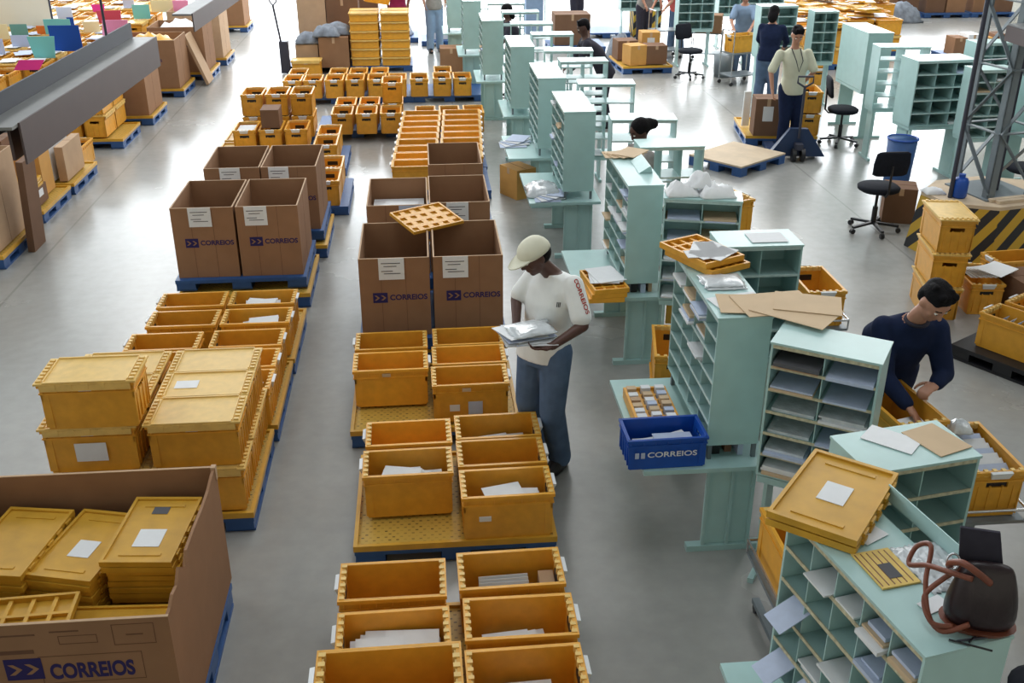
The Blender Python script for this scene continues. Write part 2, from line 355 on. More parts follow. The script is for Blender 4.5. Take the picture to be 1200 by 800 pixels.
# ------------------------------------------------------------------ mail tray (the yellow crate)
TW, TD, TH = 0.54, 0.305, 0.295
def tray_meshes():
    t = 0.012; w0, d0 = TW/2-0.022, TD/2-0.014; w1, d1 = TW/2-0.008, TD/2-0.008
    def wall(a0, b0, a1, b1, mb, z0=0.0, z1=TH): mb.hexa([(a0[0],a0[1],z0),(a0[2],a0[3],z0),(b0[2],b0[3],z0),(b0[0],b0[1],z0)], [(a1[0],a1[1],z1),(a1[2],a1[3],z1),(b1[2],b1[3],z1),(b1[0],b1[1],z1)])
    m = MB()
    m.box(-w0, -d0, 0, w0, d0, 0.012)
    # long walls
    wall((-w0,-d0,w0,-d0), (-w0,-d0+t,w0,-d0+t), (-w1,-d1,w1,-d1), (-w1,-d1+t,w1,-d1+t), m)
    wall((-w0,d0-t,w0,d0-t), (-w0,d0,w0,d0), (-w1,d1-t,w1,d1-t), (-w1,d1,w1,d1), m)
    # short walls with a hand slot
    zs0, zs1, hs = 0.190, 0.228, 0.062
    L = lambda z: w0+(w1-w0)*z/TH
    for sg in (-1, 1):
        def seg(y0, y1, z0, z1):
            xo0, xo1 = sg*L(z0), sg*L(z1)
            q0 = [(xo0, y0, z0), (xo0-sg*t, y0, z0), (xo0-sg*t, y1, z0), (xo0, y1, z0)]
            q1 = [(xo1, y0, z1), (xo1-sg*t, y0, z1), (xo1-sg*t, y1, z1), (xo1, y1, z1)]
            if sg > 0: q0.reverse(); q1.reverse()
            m.hexa(q0, q1)
        seg(-d0, d0, 0, zs0); seg(-d1, -hs, zs0, zs1); seg(hs, d1, zs0, zs1); seg(-d1, d1, zs1, TH)
        # end ribs
        for y in (-0.1, -0.035, 0.035, 0.1): m.box(sg*(w0+0.002), y-0.004, 0.02, sg*(w0+0.012), y+0.004, 0.20)
    # corner posts and the moulded band below the rim
    for sx in (-1, 1):
        for sy in (-1, 1): m.box(sx*(w0-0.035), sy*(d0), 0.015, sx*(w0+0.010), sy*(d0+0.006), TH-0.06)
    body = m
    r = MB(); e = 0.010
    for z0, z1, o in ((TH-0.022, TH, 0.0), (TH-0.066, TH-0.056, -0.004)):
        W, D = TW/2+o, TD/2+o
        r.box(-W, -D, z0, W, -D+e, z1); r.box(-W, D-e, z0, W, D, z1); r.box(-W, -D+e, z0, -W+e, D-e, z1); r.box(W-e, -D+e, z0, W, D-e, z1)
    for k in range(7):
        x = -0.24+k*0.08; r.box(x-0.002, -TD/2+0.001, TH-0.058, x+0.002, -TD/2+0.008, TH-0.02)
    hs_ = []
    for sg in (-1, 1):
        h = MB()
        for k in range(6):
            y = -0.125+k*0.05; h.box(sg*(TW/2-0.034), y-0.011, TH-0.03, sg*(TW/2-0.008), y+0.011, TH+0.004)
            if k < 5: h.box(sg*(TW/2-0.028), y+0.014, TH-0.03, sg*(TW/2-0.012), y+0.036, TH-0.004)
        hs_.append(h)
    lab = MB().hexa([(TW/2+0.001, -0.05, TH-0.040), (TW/2+0.006, -0.05, TH-0.040), (TW/2+0.006, 0.05, TH-0.040), (TW/2+0.001, 0.05, TH-0.040)], [(TW/2+0.001, -0.06, TH+0.006), (TW/2+0.020, -0.06, TH+0.002), (TW/2+0.020, 0.06, TH+0.002), (TW/2+0.001, 0.06, TH+0.006)])
    lab2 = MB().hexa([(-TW/2-0.006, -0.05, TH-0.040), (-TW/2-0.001, -0.05, TH-0.040), (-TW/2-0.001, 0.05, TH-0.040), (-TW/2-0.006, 0.05, TH-0.040)], [(-TW/2-0.020, -0.06, TH+0.002), (-TW/2-0.001, -0.06, TH+0.006), (-TW/2-0.001, 0.06, TH+0.006), (-TW/2-0.020, 0.06, TH+0.002)])
    front = MB().box(-0.06, -TD/2-0.002, TH-0.052, 0.0, -TD/2+0.004, TH-0.028)
    return body, r, hs_, lab, lab2, front
tb, tr, thn, tlab, tlab2, tfront = tray_meshes()
mb_body = tb.mesh('tray_body', YEL); mb_rim = tr.mesh('rim', YEL); mb_h = [h.mesh('hinge_strip', YLT) for h in thn]
mb_lab = tlab.mesh('label_card', WHITE); mb_lab2 = tlab2.mesh('label_card', WHITE)
mb_front = tfront.mesh('label_card', KRAFT)
mb_slot_shade = [MB().box(sg*(TW/2-0.024), -0.062, 0.186, sg*(TW/2-0.030), 0.062, 0.232).mesh('slot_shade', BLACK) for sg in (-1, 1)]  # added black plates paint the shade inside the hand slots
def tray_kit(cards=(1,)):
    k = Kit('mail_tray', 'tray'); k.part('tray_body', mb_body, None); k.part('rim', mb_rim, None)
    for h in mb_slot_shade: k.part('slot_shade', h, None, None, False, 'black plate standing in for shade inside the hand slot')
    for h in mb_h: k.part('hinge_strip', h, None)
    if 1 in cards: k.part('label_card', mb_lab, None, None, False, 'white label card')
    if 2 in cards: k.part('label_card', mb_lab2, None, None, False, 'white label card')
    if 3 in cards: k.part('label_card', mb_front, None, None, False, 'worn brown label card')
    return k
TK_R, TK_L, TK_B, TK_RF = tray_kit((1,)), tray_kit((2,)), tray_kit((1, 2)), tray_kit((1, 3))
# lid
l = MB(); W, D = TW/2+0.010, TD/2+0.012
l.box(-W, -D, 0, W, D, 0.012)
for (x0, y0, x1, y1) in ((-W+0.05, -D, W-0.05, -D+0.012), (-W+0.05, D-0.012, W-0.05, D), (-W+0.045, -D+0.02, -W+0.052, D-0.02), (W-0.052, -D+0.02, W-0.045, D-0.02)): l.box(x0, y0, 0.012, x1, y1, 0.019)
for sg in (-1, 1):
    for k in range(7): l.box(sg*(W-0.038), -D+0.02+k*0.043, 0.012, sg*(W-0.01), -D+0.042+k*0.043, 0.022)
for k in range(5): l.box(-0.2+k*0.09, -D-0.004, -0.03, -0.16+k*0.09, -D+0.003, 0.006)
l.box(-W+0.03, -D-0.002, -0.038, W-0.03, -D+0.004, -0.001)
mb_lid = l.mesh('lid', YLT)
mb_note = MB().box(-0.07, -0.05, 0.0125, 0.07, 0.05, 0.0145).mesh('address_label', WHITE)
mb_fnote = MB().box(-0.04, -TD/2-0.006, TH-0.045, 0.03, -TD/2-0.001, TH-0.024).mesh('label_card', PAPERB)
def closed_kit(note=None, side=None):
    k = Kit('lidded_mail_tray', 'tray'); k.part('tray_body', mb_body, None); k.part('rim', mb_rim, None)
    me = mb_lid.copy(); me.transform(Matrix.Translation((0, 0, TH))); i = k.part('lid', me, None, None, False, 'pale dusty closed lid')
    k.part('label_card', mb_fnote, None, None, False, 'small white label card')
    if note:
        n = mb_note.copy(); n.transform(Matrix.Translation((note[0], note[1], TH))); k.part('address_label', n, i, None, False, 'white address label')
    if side:
        k.part('address_label', MB().box(side[0], -TD/2-0.004, side[1], side[2], -TD/2+0.0, side[3]), WHITE, None, False, 'large white address label')
    return k
CK, CKN, CKS = closed_kit(), closed_kit((-0.12, 0)), closed_kit(None, (-0.09, 0.08, 0.09, 0.2))

def row_word(i): return ['nearest', 'second nearest', 'third nearest', 'fourth nearest', 'fifth nearest', 'sixth nearest', 'seventh nearest', 'eighth nearest', 'ninth nearest', 'tenth nearest'][i]

# letters
def envelope(w_, h_, m=WHITE, t=0.004): return MB().box(-w_/2, -h_/2, 0, w_/2, h_/2, t)
ENV = {k: envelope(*k).mesh('envelope', WHITE) for k in ((0.23, 0.12), (0.32, 0.23), (0.26, 0.18))}
ENVB = {k: envelope(*k).mesh('envelope', PAPERB) for k in ((0.23, 0.12), (0.32, 0.23), (0.26, 0.18))}
MAIL_N = 0
def mail(loc, rot, label, group, k=(0.23, 0.12), blue=False, name='envelope'):
    o = bpy.data.objects.new(name, (ENVB if blue else ENV)[k]); col.objects.link(o)
    o.location = loc; o.rotation_euler = rot
    return tag(o, label, 'letter', group)
def fill_tray(loc, desc, n=4, level=0.17, x0=0.0, span=0.20, k=(0.23, 0.12), tilt=0.25):
    # a loose heap of letters lying in a tray
    for i in range(n):
        mail((loc[0]+x0+random.uniform(-span/2, span/2), loc[1]+random.uniform(-0.03, 0.03), loc[2]+level+i*0.014),
             (random.uniform(-0.06, 0.06)+0.15, random.uniform(-0.05, 0.05), random.uniform(-0.25, 0.25)), 'white envelope loose in the tray, '+desc, 'letters in '+desc, k)
    # the upright packed letters below the heap
    m = MB()
    m.box(x0-0.15, -0.11, 0.014, x0+0.15, 0.11, level-0.03)
    flat(m, 'letter_bundle', WHITE, 'packed white letters filling the tray, '+desc, 'letters', None, loc)

# ------------------------------------------------------------------ pallets
def pallet_kit(w_, d_, deck=True, hh=0.14, name='plastic_pallet', m=None, dm=None):
    k = Kit(name, 'pallet'); a, b_ = w_/2, d_/2; zt = hh-(0.025 if deck else 0.0); m = m or BLUE
    p = MB(); p.box(-a, -b_, zt-0.035, a, b_, zt); 
    for x in (-a, -0.09, a-0.18): 
        p.box(x, -b_+0.02, 0, x+0.18, b_-0.02, 0.02)
        for y in (-b_+0.005, -0.08, b_-0.165): p.box(x+0.005, y, 0.02, x+0.175, y+0.16, zt-0.035)
    k.part('pallet_base', p, m)
    if deck:
        q = MB(); q.box(-a, -b_, zt, a, b_, hh-0.012)
        k.part('pallet_deck', q, dm or DECK)
        q = MB(); e = 0.02
        q.box(-a-0.005, -b_-0.005, hh-0.03, a+0.005, -b_+e, hh+0.008); q.box(-a-0.005, b_-e, hh-0.03, a+0.005, b_+0.005, hh+0.008)
        q.box(-a-0.005, -b_+e, hh-0.03, -a+e, b_-e, hh+0.008); q.box(a-e, -b_+e, hh-0.03, a+0.005, b_-e, hh+0.008)
        k.part('deck_lip', q, YPL)
    return k
PK = pallet_kit(1.18, 1.0); PB = pallet_kit(1.18, 1.0, deck=False, hh=0.11, name='blue_plastic_pallet'); PKB = pallet_kit(1.0, 1.0)
PBS = pallet_kit(0.5, 1.15, deck=False, hh=0.11, name='blue_plastic_pallet')
PZ = 0.149   # height of the deck

# ------------------------------------------------------------------ cardboard bins
def logo_mb(x, y, z, s, facing=1):     # printed square: envelope arrows in a dark block, standing in plane y
    d = MB().box(x, y-0.001, z, x+1.35*s, y, z+s)
    l_ = MB()
    for k in (0, 1):
        x0 = x+0.12*s+k*0.6*s
        l_.add([(x0, y-0.002, z+0.25*s), (x0+0.30*s, y-0.002, z+0.5*s), (x0, y-0.002, z+0.75*s), (x0+0.2*s, y-0.002, z+0.75*s), (x0+0.5*s, y-0.002, z+0.5*s), (x0+0.2*s, y-0.002, z+0.25*s)], [(0, 5, 4, 1), (1, 4, 3, 2)])
    return d, l_
def bin_kit(w_=0.55, d_=0.86, h=0.66, label=True, lx=-0.02, printed=True, m=CARD):
    k = Kit('cardboard_bin', 'box'); t = 0.012; a, b_ = w_/2, d_/2
    p = MB(); p.box(-a, -b_, 0, a, b_, t); p.box(-a, -b_, t, a, -b_+t, h); p.box(-a, b_-t, t, a, b_, h); p.box(-a, -b_+t, t, -a+t, b_-t, h); p.box(a-t, -b_+t, t, a, b_-t, h)
    bi = k.part('bin_body', p, m)
    e = MB()
    for (x0, y0, x1, y1) in ((-a, -b_, a, -b_+t), (-a, b_-t, a, b_), (-a, -b_+t, -a+t, b_-t), (a-t, -b_+t, a, b_-t)): e.box(x0, y0, h, x1, y1, h+0.003)
    k.part('cut_edge', e, CARDL)
    for x in (-a*0.38, a*0.32): k.part('fold_crease', MB().box(x-0.0015, -b_-0.0008, 0.0, x+0.0015, -b_, h), INKB)
    k.part('fold_crease', MB().box(a, -0.002, 0, a+0.0008, 0.002, h), INKB)
    if label:
        s_ = MB().box(lx-0.1, -b_-0.004, h-0.175, lx+0.1, -b_-0.001, h+0.004); li = k.part('paper_label', s_, WHITE, None, False, 'white paper label')
        s_ = MB()
        for i, z in enumerate((0.035, 0.06, 0.1, 0.12)): s_.box(lx-0.08+0.02*(i % 2), -b_-0.006, h-z-0.006, lx+0.07-0.03*(i % 3), -b_-0.0035, h-z)
        k.part('label_print', s_, INKG, li)
    if printed:
        d, l_ = logo_mb(-a+0.10, -b_-0.001, h-0.37, 0.085)
        i = k.part('printed_emblem', d, INK, None, False, 'dark blue emblem block'); k.part('emblem_arrows', l_, m, i)
        me = stand_mesh(text_mesh('CORREIOS', 0.062, INK, 0.0015), (0.105, -b_-0.001, h-0.33), sx=1.0)
        k.part('printed_word', me, None, None, False, 'dark blue lettering')
    return k
BK = bin_kit(0.55, 0.86); BKp = bin_kit(0.55, 0.86, label=False); BKL = bin_kit(0.55, 0.86, lx=0.1); BKm = bin_kit(0.55, 0.86, lx=-0.1)

# ============================================================== column A (left of the middle aisle)
XA = -1.71
pal = {}
PK.put((XA, 5.78, 0), 0, 'blue pallet with yellow deck under the stack of lidded yellow trays')
PK.put((XA+0.02, 6.84, 0), 0, 'blue and yellow pallet under open trays, directly behind the lidded trays')
PK.put((XA+0.03, 7.88, 0), 0, 'blue and yellow pallet under open trays, just before the brown bins of the left column')
xl, xr = XA-0.285, XA+0.285
T1 = TH+0.014
g = 'lidded yellow trays on the nearest pallet of the left column'
ys = [5.47, 5.805, 6.14]
for r, y in enumerate(ys):
    for c, x in enumerate((xl, xr)):
        tiers = 3 if (c == 0 and r == 0) else 2
        for t_ in range(tiers):
            kit = CK
            where = ('front', 'middle', 'back')[r]; tier = ('bottom', 'second', 'top')[t_]
            side = ('left', 'right')[c]
            if (c, r, t_) == (1, 1, 1): kit = CKN
            if (c, r, t_) == (0, 0, 1): kit = CKS
            dx = {0: 0.0, 1: 0.0, 2: 0.0}[t_] + (0.03 if (c, t_) == (0, 0) else 0)
            extra = ' with labelled lid' if kit is CKN else ' with big white label' if kit is CKS else ''
            kit.put((x+dx+(0.05 if (c == 0 and t_ == 2) else 0)+(0.012 if c else -0.012), y-(0.03 if t_ == 2 else 0)-(0.02 if (t_ == 0 and r == 0) else 0), PZ+t_*(T1+0.002)), 0,
                    'lidded yellow tray%s, %s of the %s %s stack' % (extra, tier, where, side), g)
g = 'open yellow trays on the left column pallets'
rowsA = [6.48, 6.82, 7.17, 7.58, 7.96]
for r, y in enumerate(rowsA):
    dx = 0.035+0.015*(r > 2)
    for c, x in enumerate((xl, xr)):
        if c == 0 and r == 2: yy = y-0.01
        else: yy = y
        pl = (x+dx-(0.05 if c == 0 and r < 3 else 0), yy, PZ)
        full = (c == 1 and r >= 3) or (c == 1 and r == 0)
        desc = '%s row behind the lidded stack, %s side' % (row_word(r), ('left', 'right')[c])
        (TK_L if c == 0 else TK_R).put(pl, random.uniform(-0.02, 0.02), ('open yellow tray with letters' if full else 'empty open yellow tray') + ', %s' % desc, g)
        if full: fill_tray(pl, desc, n=5, level=0.2, x0=0.02, span=0.12)
# bins of column A
g = 'tall brown cardboard bins of the left column'
for j, (yc, xs_) in enumerate(((9.35, 0.0), (10.62, 0.06))):
    PK.put((XA+xs_+0.03, yc-0.12, 0), 0, 'lower yellow-decked pallet under the %s pair of brown bins, left column' % ('front', 'rear')[j])
    PB.put((XA+xs_, yc+0.0, PZ+0.001), 0, 'upper blue pallet under the %s pair of brown bins, left column' % ('front', 'rear')[j])
    for c in (0, 1):
        (BK if c == 0 else BKm).put((XA+xs_-0.285+c*0.57, yc-0.01, 0.262), random.uniform(-0.012, 0.012), 'open brown cardboard bin, %s of the %s pair in the left column' % (('left', 'right')[c], ('front', 'rear')[j]), g)

# end-on trays and parcels beyond the bins
g = 'upright yellow trays seen end on beyond the left bins'
PK.put((-2.18, 13.78, 0), 0, 'blue and yellow pallet under end-on trays right behind the rear left bins')
PK.put((-2.18, 14.9, 0), 0, 'blue and yellow pallet under tall end-on trays at the left edge of the tray rows')
for i, x in enumerate((-2.32, -1.98, -1.64)):
    TK_B.put((x-0.06, 13.98, PZ), PI/2, 'end-on yellow tray on the pallet behind the rear left bins, %s of three' % ('left', 'middle', 'right')[i], g)
    TK_B.put((x-0.04, 14.75, PZ), PI/2, 'bottom yellow tray, %s of the tall end-on stacks behind the left bins' % ('left', 'middle', 'right')[i], g)
    TK_B.put((x-0.04, 14.75, PZ+T1), PI/2, 'top yellow tray, %s of the tall end-on stacks behind the left bins' % ('left', 'middle', 'right')[i], g)
flat(MB().box(-0.12, -0.17, 0, 0.12, 0.17, 0.24), 'brown_carton', CARDD, 'small dark brown carton on the middle end-on tray behind the left bins', 'box', loc=(-2.03, 13.95, PZ+TH+0.012))
for i in range(3): mail((-2.38, 13.86+i*0.12, PZ+0.255), (0.1, 0, 0), 'white envelope in the leftmost end-on tray behind the left bins', 'letters in the leftmost end-on tray')
PBS.put((-1.26, 13.55, 0), 0, 'blue pallet under the short row of trays right of the end-on trays')
for i, y in enumerate((13.27, 13.83)):
    TK_B.put((-1.26, y, 0.112), PI/2, 'yellow tray in the short single file right of the end-on trays, %s' % row_word(i), g)
PBS.put((-1.14, 11.95, 0), 0, 'blue pallet behind the right corner of the rear left bins')
for i, y in enumerate((11.66, 12.22)):
    TK_B.put((-1.13, y, 0.112), PI/2, 'yellow tray half hidden behind the rear left bins, %s' % ('nearer', 'farther')[i], g)

# mid rows seen end on, between the columns
g = 'end-on yellow trays with dark hand slots on the middle pallets'
PB.put((-0.96, 15.45, 0), 0, 'blue pallet under the front block of end-on trays in the middle aisle')
PB.put((-1.93, 17.75, 0), 0, 'blue pallet under the left half of the long end-on tray row')
PB.put((-0.72, 17.75, 0), 0, 'blue pallet under the middle of the long end-on tray row')
PB.put((0.46, 17.75, 0), 0, 'blue pallet under the right half of the long end-on tray row')
for i, x in enumerate((-1.16, -0.81, -0.46)):
    TK_B.put((x, 14.99, 0.11), PI/2, 'end-on yellow tray of the front middle block, %s of three' % ('left', 'centre', 'right')[i], g)
    TK_B.put((x+0.02, 15.60, 0.11), PI/2, 'end-on yellow tray directly behind the %s tray of the front middle block' % ('left', 'centre', 'right')[i], g)
TK_B.put((-0.44, 15.60, 0.11+TH+0.014), PI/2, 'end-on yellow tray stacked on top at the right of the front middle block', g)
for i, x in enumerate((-2.12, -1.79, -1.44, -1.1, -0.74, -0.4, -0.04, 0.34, 0.68)):
    TK_B.put((x, 17.45, 0.11), PI/2, 'end-on yellow tray in the long far row, %s from the left' % ['first', 'second', 'third', 'fourth', 'fifth', 'sixth', 'seventh', 'eighth', 'ninth'][i], g)
    if i in (0, 2, 3, 4, 7): TK_B.put((x+0.03, 18.02, 0.11), PI/2, 'yellow tray directly behind the %s tray of the long far row' % ['first', '', 'third', 'fourth', 'fifth', '', '', 'eighth'][i], g)
for i, x in enumerate((0.08, 0.44, 0.8)):
    TK_B.put((x-0.04, 15.4, 0), PI/2, 'end-on yellow tray standing on the floor behind the right hand tray block, %s of three' % ('left', 'middle', 'right')[i], g)

# ============================================================== column B
XB = 0.0
g = 'open yellow trays of the right block of rows'
for j, y in enumerate((12.35, 13.38, 14.41)):
    PB.put((0.2+0.02*j, y, 0), 0, 'blue pallet hidden under the packed open trays of the right block, %s' % ('near', 'middle', 'far')[j])
for r in range(9):
    y = 12.08+r*0.33
    for c in (0, 1):
        if c == 1 and r == 0: continue
        tb_ = (TK_L if c == 0 else TK_R).put((-0.13+0.57*c+0.015*r, y+(0.02 if c else 0), 0.11), 0,
            'open yellow tray in the packed right block, %s row, %s side' % (row_word(r), ('left', 'right')[c]), g)
# bins of column B
g = 'brown cardboard bins of the middle column'
PB.put((0.02, 7.93, PZ+0.001), 0, 'upper blue pallet under the front pair of bins in the middle column')
PK.put((0.02, 7.98, 0), 0, 'lower blue and yellow pallet under the front pair of bins in the middle column')
PB.put((0.02, 9.2, PZ+0.001), 0, 'upper blue pallet under the second pair of bins in the middle column')
PK.put((0.02, 9.25, 0), 0, 'lower blue and yellow pallet under the second pair of bins in the middle column')
PB.put((0.1, 10.55, PZ+0.001), 0, 'upper blue pallet under the single far bin of the middle column')
PK.put((0.1, 10.6, 0), 0, 'lower blue and yellow pallet under the single far bin of the middle column')
for i, (x, y, k, s_) in enumerate(((-0.27, 7.93, BK, 'front left'), (0.31, 7.93, BKm, 'front right, nearest the capped man'), (-0.26, 9.26, BKp, 'second row left, filled with papers'), (0.30, 9.3, BK, 'second row right'), (0.31, 10.56, BKp, 'single far one behind the two pairs'))):
    k.put((x, y, 0.262), 0, 'tall open brown cardboard bin of the middle column, '+s_, g)
for i in range(7):
    mail((-0.26+random.uniform(-0.03, 0.03), 9.3+random.uniform(-0.2, 0.15), 0.735+i*0.007), (0, 0, random.uniform(-0.25, 0.25)),
         'white paper lying in the second row left bin of the middle column', 'papers in the second left bin', (0.32, 0.23))
flat(MB().box(-0.24, -0.38, 0.278, 0.24, 0.38, 0.73), 'mail_bundle', WHITE, 'packed bundle of mail filling the second row left brown bin', 'mail', loc=(-0.26, 9.26, 0))
mail((-0.13, 8.8295, 0.86), (PI/2, 0, 0), 'blue and white envelope hooked over the front of the second row left bin', None, (0.23, 0.12), True)

# grid-bottom lid (upturned shallow tray) helper
def grid_lid(w_=0.56, d_=0.36, h=0.035, nx=5, ny=3, m=YEL, rw=0.009, label='', cat='lid', loc=(0, 0, 0), rot=(0, 0, 0), name='tray_lid', back=False):
    r = thing(name, label, cat, loc); r.rotation_euler = rot
    f = MB(); a, b_ = w_/2, d_/2; t = 0.016
    f.box(-a, -b_, 0, a, -b_+t, h); f.box(-a, b_-t, 0, a, b_, h); f.box(-a, -b_+t, 0, -a+t, b_-t, h); f.box(a-t, -b_+t, 0, a, b_-t, h)
    f.build('lid_frame', m, r)
    g_ = MB()
    for i in range(1, nx): x = -a+w_*i/nx; g_.box(x-rw, -b_+t, 0.004, x+rw, b_-t, h*0.7)
    for i in range(1, ny): y = -b_+d_*i/ny; g_.box(-a+t, y-rw, 0.005, a-t, y+rw, h*0.72)
    g_.build('grid_ribs', m, r)
    if back: MB().box(-a+0.004, -b_+0.004, -0.004, a-0.004, b_-0.004, 0.003).build('lid_panel', YPL, r)
    return r
grid_lid(0.50, 0.40, 0.026, 5, 4, rw=0.024, m=YEL, label='pale yellow grid tray lid lying across the rims of the front middle bins', loc=(0.0, 8.36, 0.945), rot=(0.16, 0.0, 0.55), back=True)

# B2: five open trays
PK.put((0.01, 6.70, 0), 0, 'blue and yellow pallet just in front of the middle column bins')
g = 'open trays on the pallet in front of the middle column bins'
for (x, y, kit, s_) in ((-0.30, 6.68, TK_RF, 'front left'), (-0.30, 7.03, TK_L, 'back left'), (0.26, 6.41, TK_RF, 'front right with white stickers'), (0.27, 6.74, TK_R, 'middle right'), (0.28, 7.06, TK_R, 'back right')):
    t_ = kit.put((x, y, PZ), 0.01, 'empty open yellow tray in front of the middle bins, '+s_, g)
    if 'stickers' in s_:
        MB().box(-0.15, -TD/2+0.004, 0.09, -0.08, -TD/2+0.008-0.006, 0.14).build('sticker', WHITE, t_)
        MB().box(-0.02, -TD/2+0.004, 0.06, 0.08, -TD/2+0.008-0.006, 0.16).build('sticker', PAPERB, t_)
# B1: five open trays, bare deck showing
PK.put((0.10, 5.38, 0), 0.0, 'blue pallet with bare patterned yellow deck, beside the capped man')
g = 'open trays on the pallet with bare yellow deck'
for (x, y, kit, s_, full) in ((-0.17, 5.30, TK_L, 'front left', 1), (-0.165, 5.65, TK_L, 'back left', 0), (0.405, 5.03, TK_R, 'front right', 1), (0.40, 5.37, TK_R, 'middle right', 0), (0.40, 5.69, TK_R, 'back right', 1)):
    p_ = (x, y, PZ)
    t_ = kit.put(p_, 0.015, 'open yellow tray%s on the bare-deck pallet, %s' % (' with letters' if full else ', empty', s_), g)
    if full: fill_tray(p_, 'the %s tray of the bare-deck pallet' % s_, n=5, level=0.17 if s_ != 'back right' else 0.13, x0=0.03, span=0.14)
    if s_ == 'front right': MB().box(-0.17, -TD/2+0.0, 0.13, -0.10, -TD/2+0.008, 0.16).build('sticker', WHITE, t_)
# B0: the nearest trays
PK.put((0.07, 3.84, 0), 0, 'blue and yellow pallet under six open trays, near end of middle column')
g = 'open trays on the nearest pallet of the middle column'
near = [(-0.24, 4.19, 0, TK_L, 'back left', 0), (-0.23, 3.81, 0, TK_L, 'middle left', 2), (-0.22, 3.47, 0, TK_L, 'front left', 0),
        (0.36, 4.23, 0, TK_R, 'back right', 3), (0.375, 3.86, 0, TK_R, 'middle right', 1), (0.37, 3.50, 0, TK_R, 'front right', 1)]
PK.put((0.05, 2.72, 0), 0, 'blue and yellow pallet under the tallest near stack, cut by the picture edge')
for t_ in range(3):
    TK_L.put((-0.20, 2.87, PZ+t_*(TH+0.012)), 0.01, 'open yellow tray, %s of the three high stack at the bottom edge' % ('lowest', 'middle', 'deep orange and topmost')[t_], g)
for (x, y, t_, kit, s_, full) in near:
    p_ = (x, y, PZ+t_*(TH+0.012))
    kit.put(p_, random.uniform(-0.015, 0.015), 'open yellow tray of the nearest middle pallet, '+s_, g)
    if full == 1: fill_tray(p_, 'the %s tray of the nearest middle pallet' % s_.split(',')[0], n=4, level=0.1, x0=-0.02, span=0.1)
    if full == 2:
        flat(MB().box(-0.2, -0.12, 0.016, 0.22, 0.12, 0.13), 'letter_bundle', WHITE, 'packed letters at the bottom of the middle left near tray', 'letters', loc=p_)
        for i, (dx, dy, rz, k_) in enumerate(((-0.12, -0.03, 0.05, (0.26, 0.18)), (-0.06, 0.05, -0.25, (0.26, 0.18)), (0.02, 0.02, -0.15, (0.32, 0.23)), (0.1, -0.02, -0.9, (0.26, 0.18)), (0.12, 0.04, -0.05, (0.26, 0.18)), (-0.1, 0.0, 0.1, (0.23, 0.12)))):
            mail((x+dx*0.7, y+dy*0.3-0.005, PZ+0.165+i*0.007), (0.12, 0, rz*0.25), 'large white envelope piled in the middle left tray of the nearest middle pallet', 'envelopes in the middle left near tray', k_)
    if full == 3:
        for i in range(5):
            mail((x-0.03, y-0.07+i*0.028, PZ+0.11), (1.2, 0, 0.01*i), 'white envelope standing behind the printed magazine in the back right near tray', 'envelopes in the back right near tray', (0.26, 0.18))
        mg = thing('magazine', 'colour printed magazine in the back right tray of the nearest middle pallet', 'magazine', (x-0.03, y-0.085, PZ+0.12), 0)
        mg.rotation_euler = (1.2, 0, 0); mg.scale = (1, 0.9, 1)
        MB().box(-0.15, -0.085, 0, 0.15, 0.1, 0.006).build('cover', WHITE, mg)
        MB().box(-0.13, 0.02, 0.006, -0.06, 0.085, 0.007).build('printed_patch', CS['red'], mg); MB().box(-0.05, 0.03, 0.006, 0.03, 0.08, 0.007).build('printed_patch', CS['green'], mg)
        MB().box(0.05, 0.02, 0.006, 0.12, 0.08, 0.007).build('printed_patch', INKR, mg)
        flat(MB().box(-0.03, -0.1, 0.014, 0.05, 0.1, 0.19), 'brown_parcel', CARDL, 'small brown parcel at the right inside the back right near tray', 'parcel', loc=(x+0.185, y, PZ))

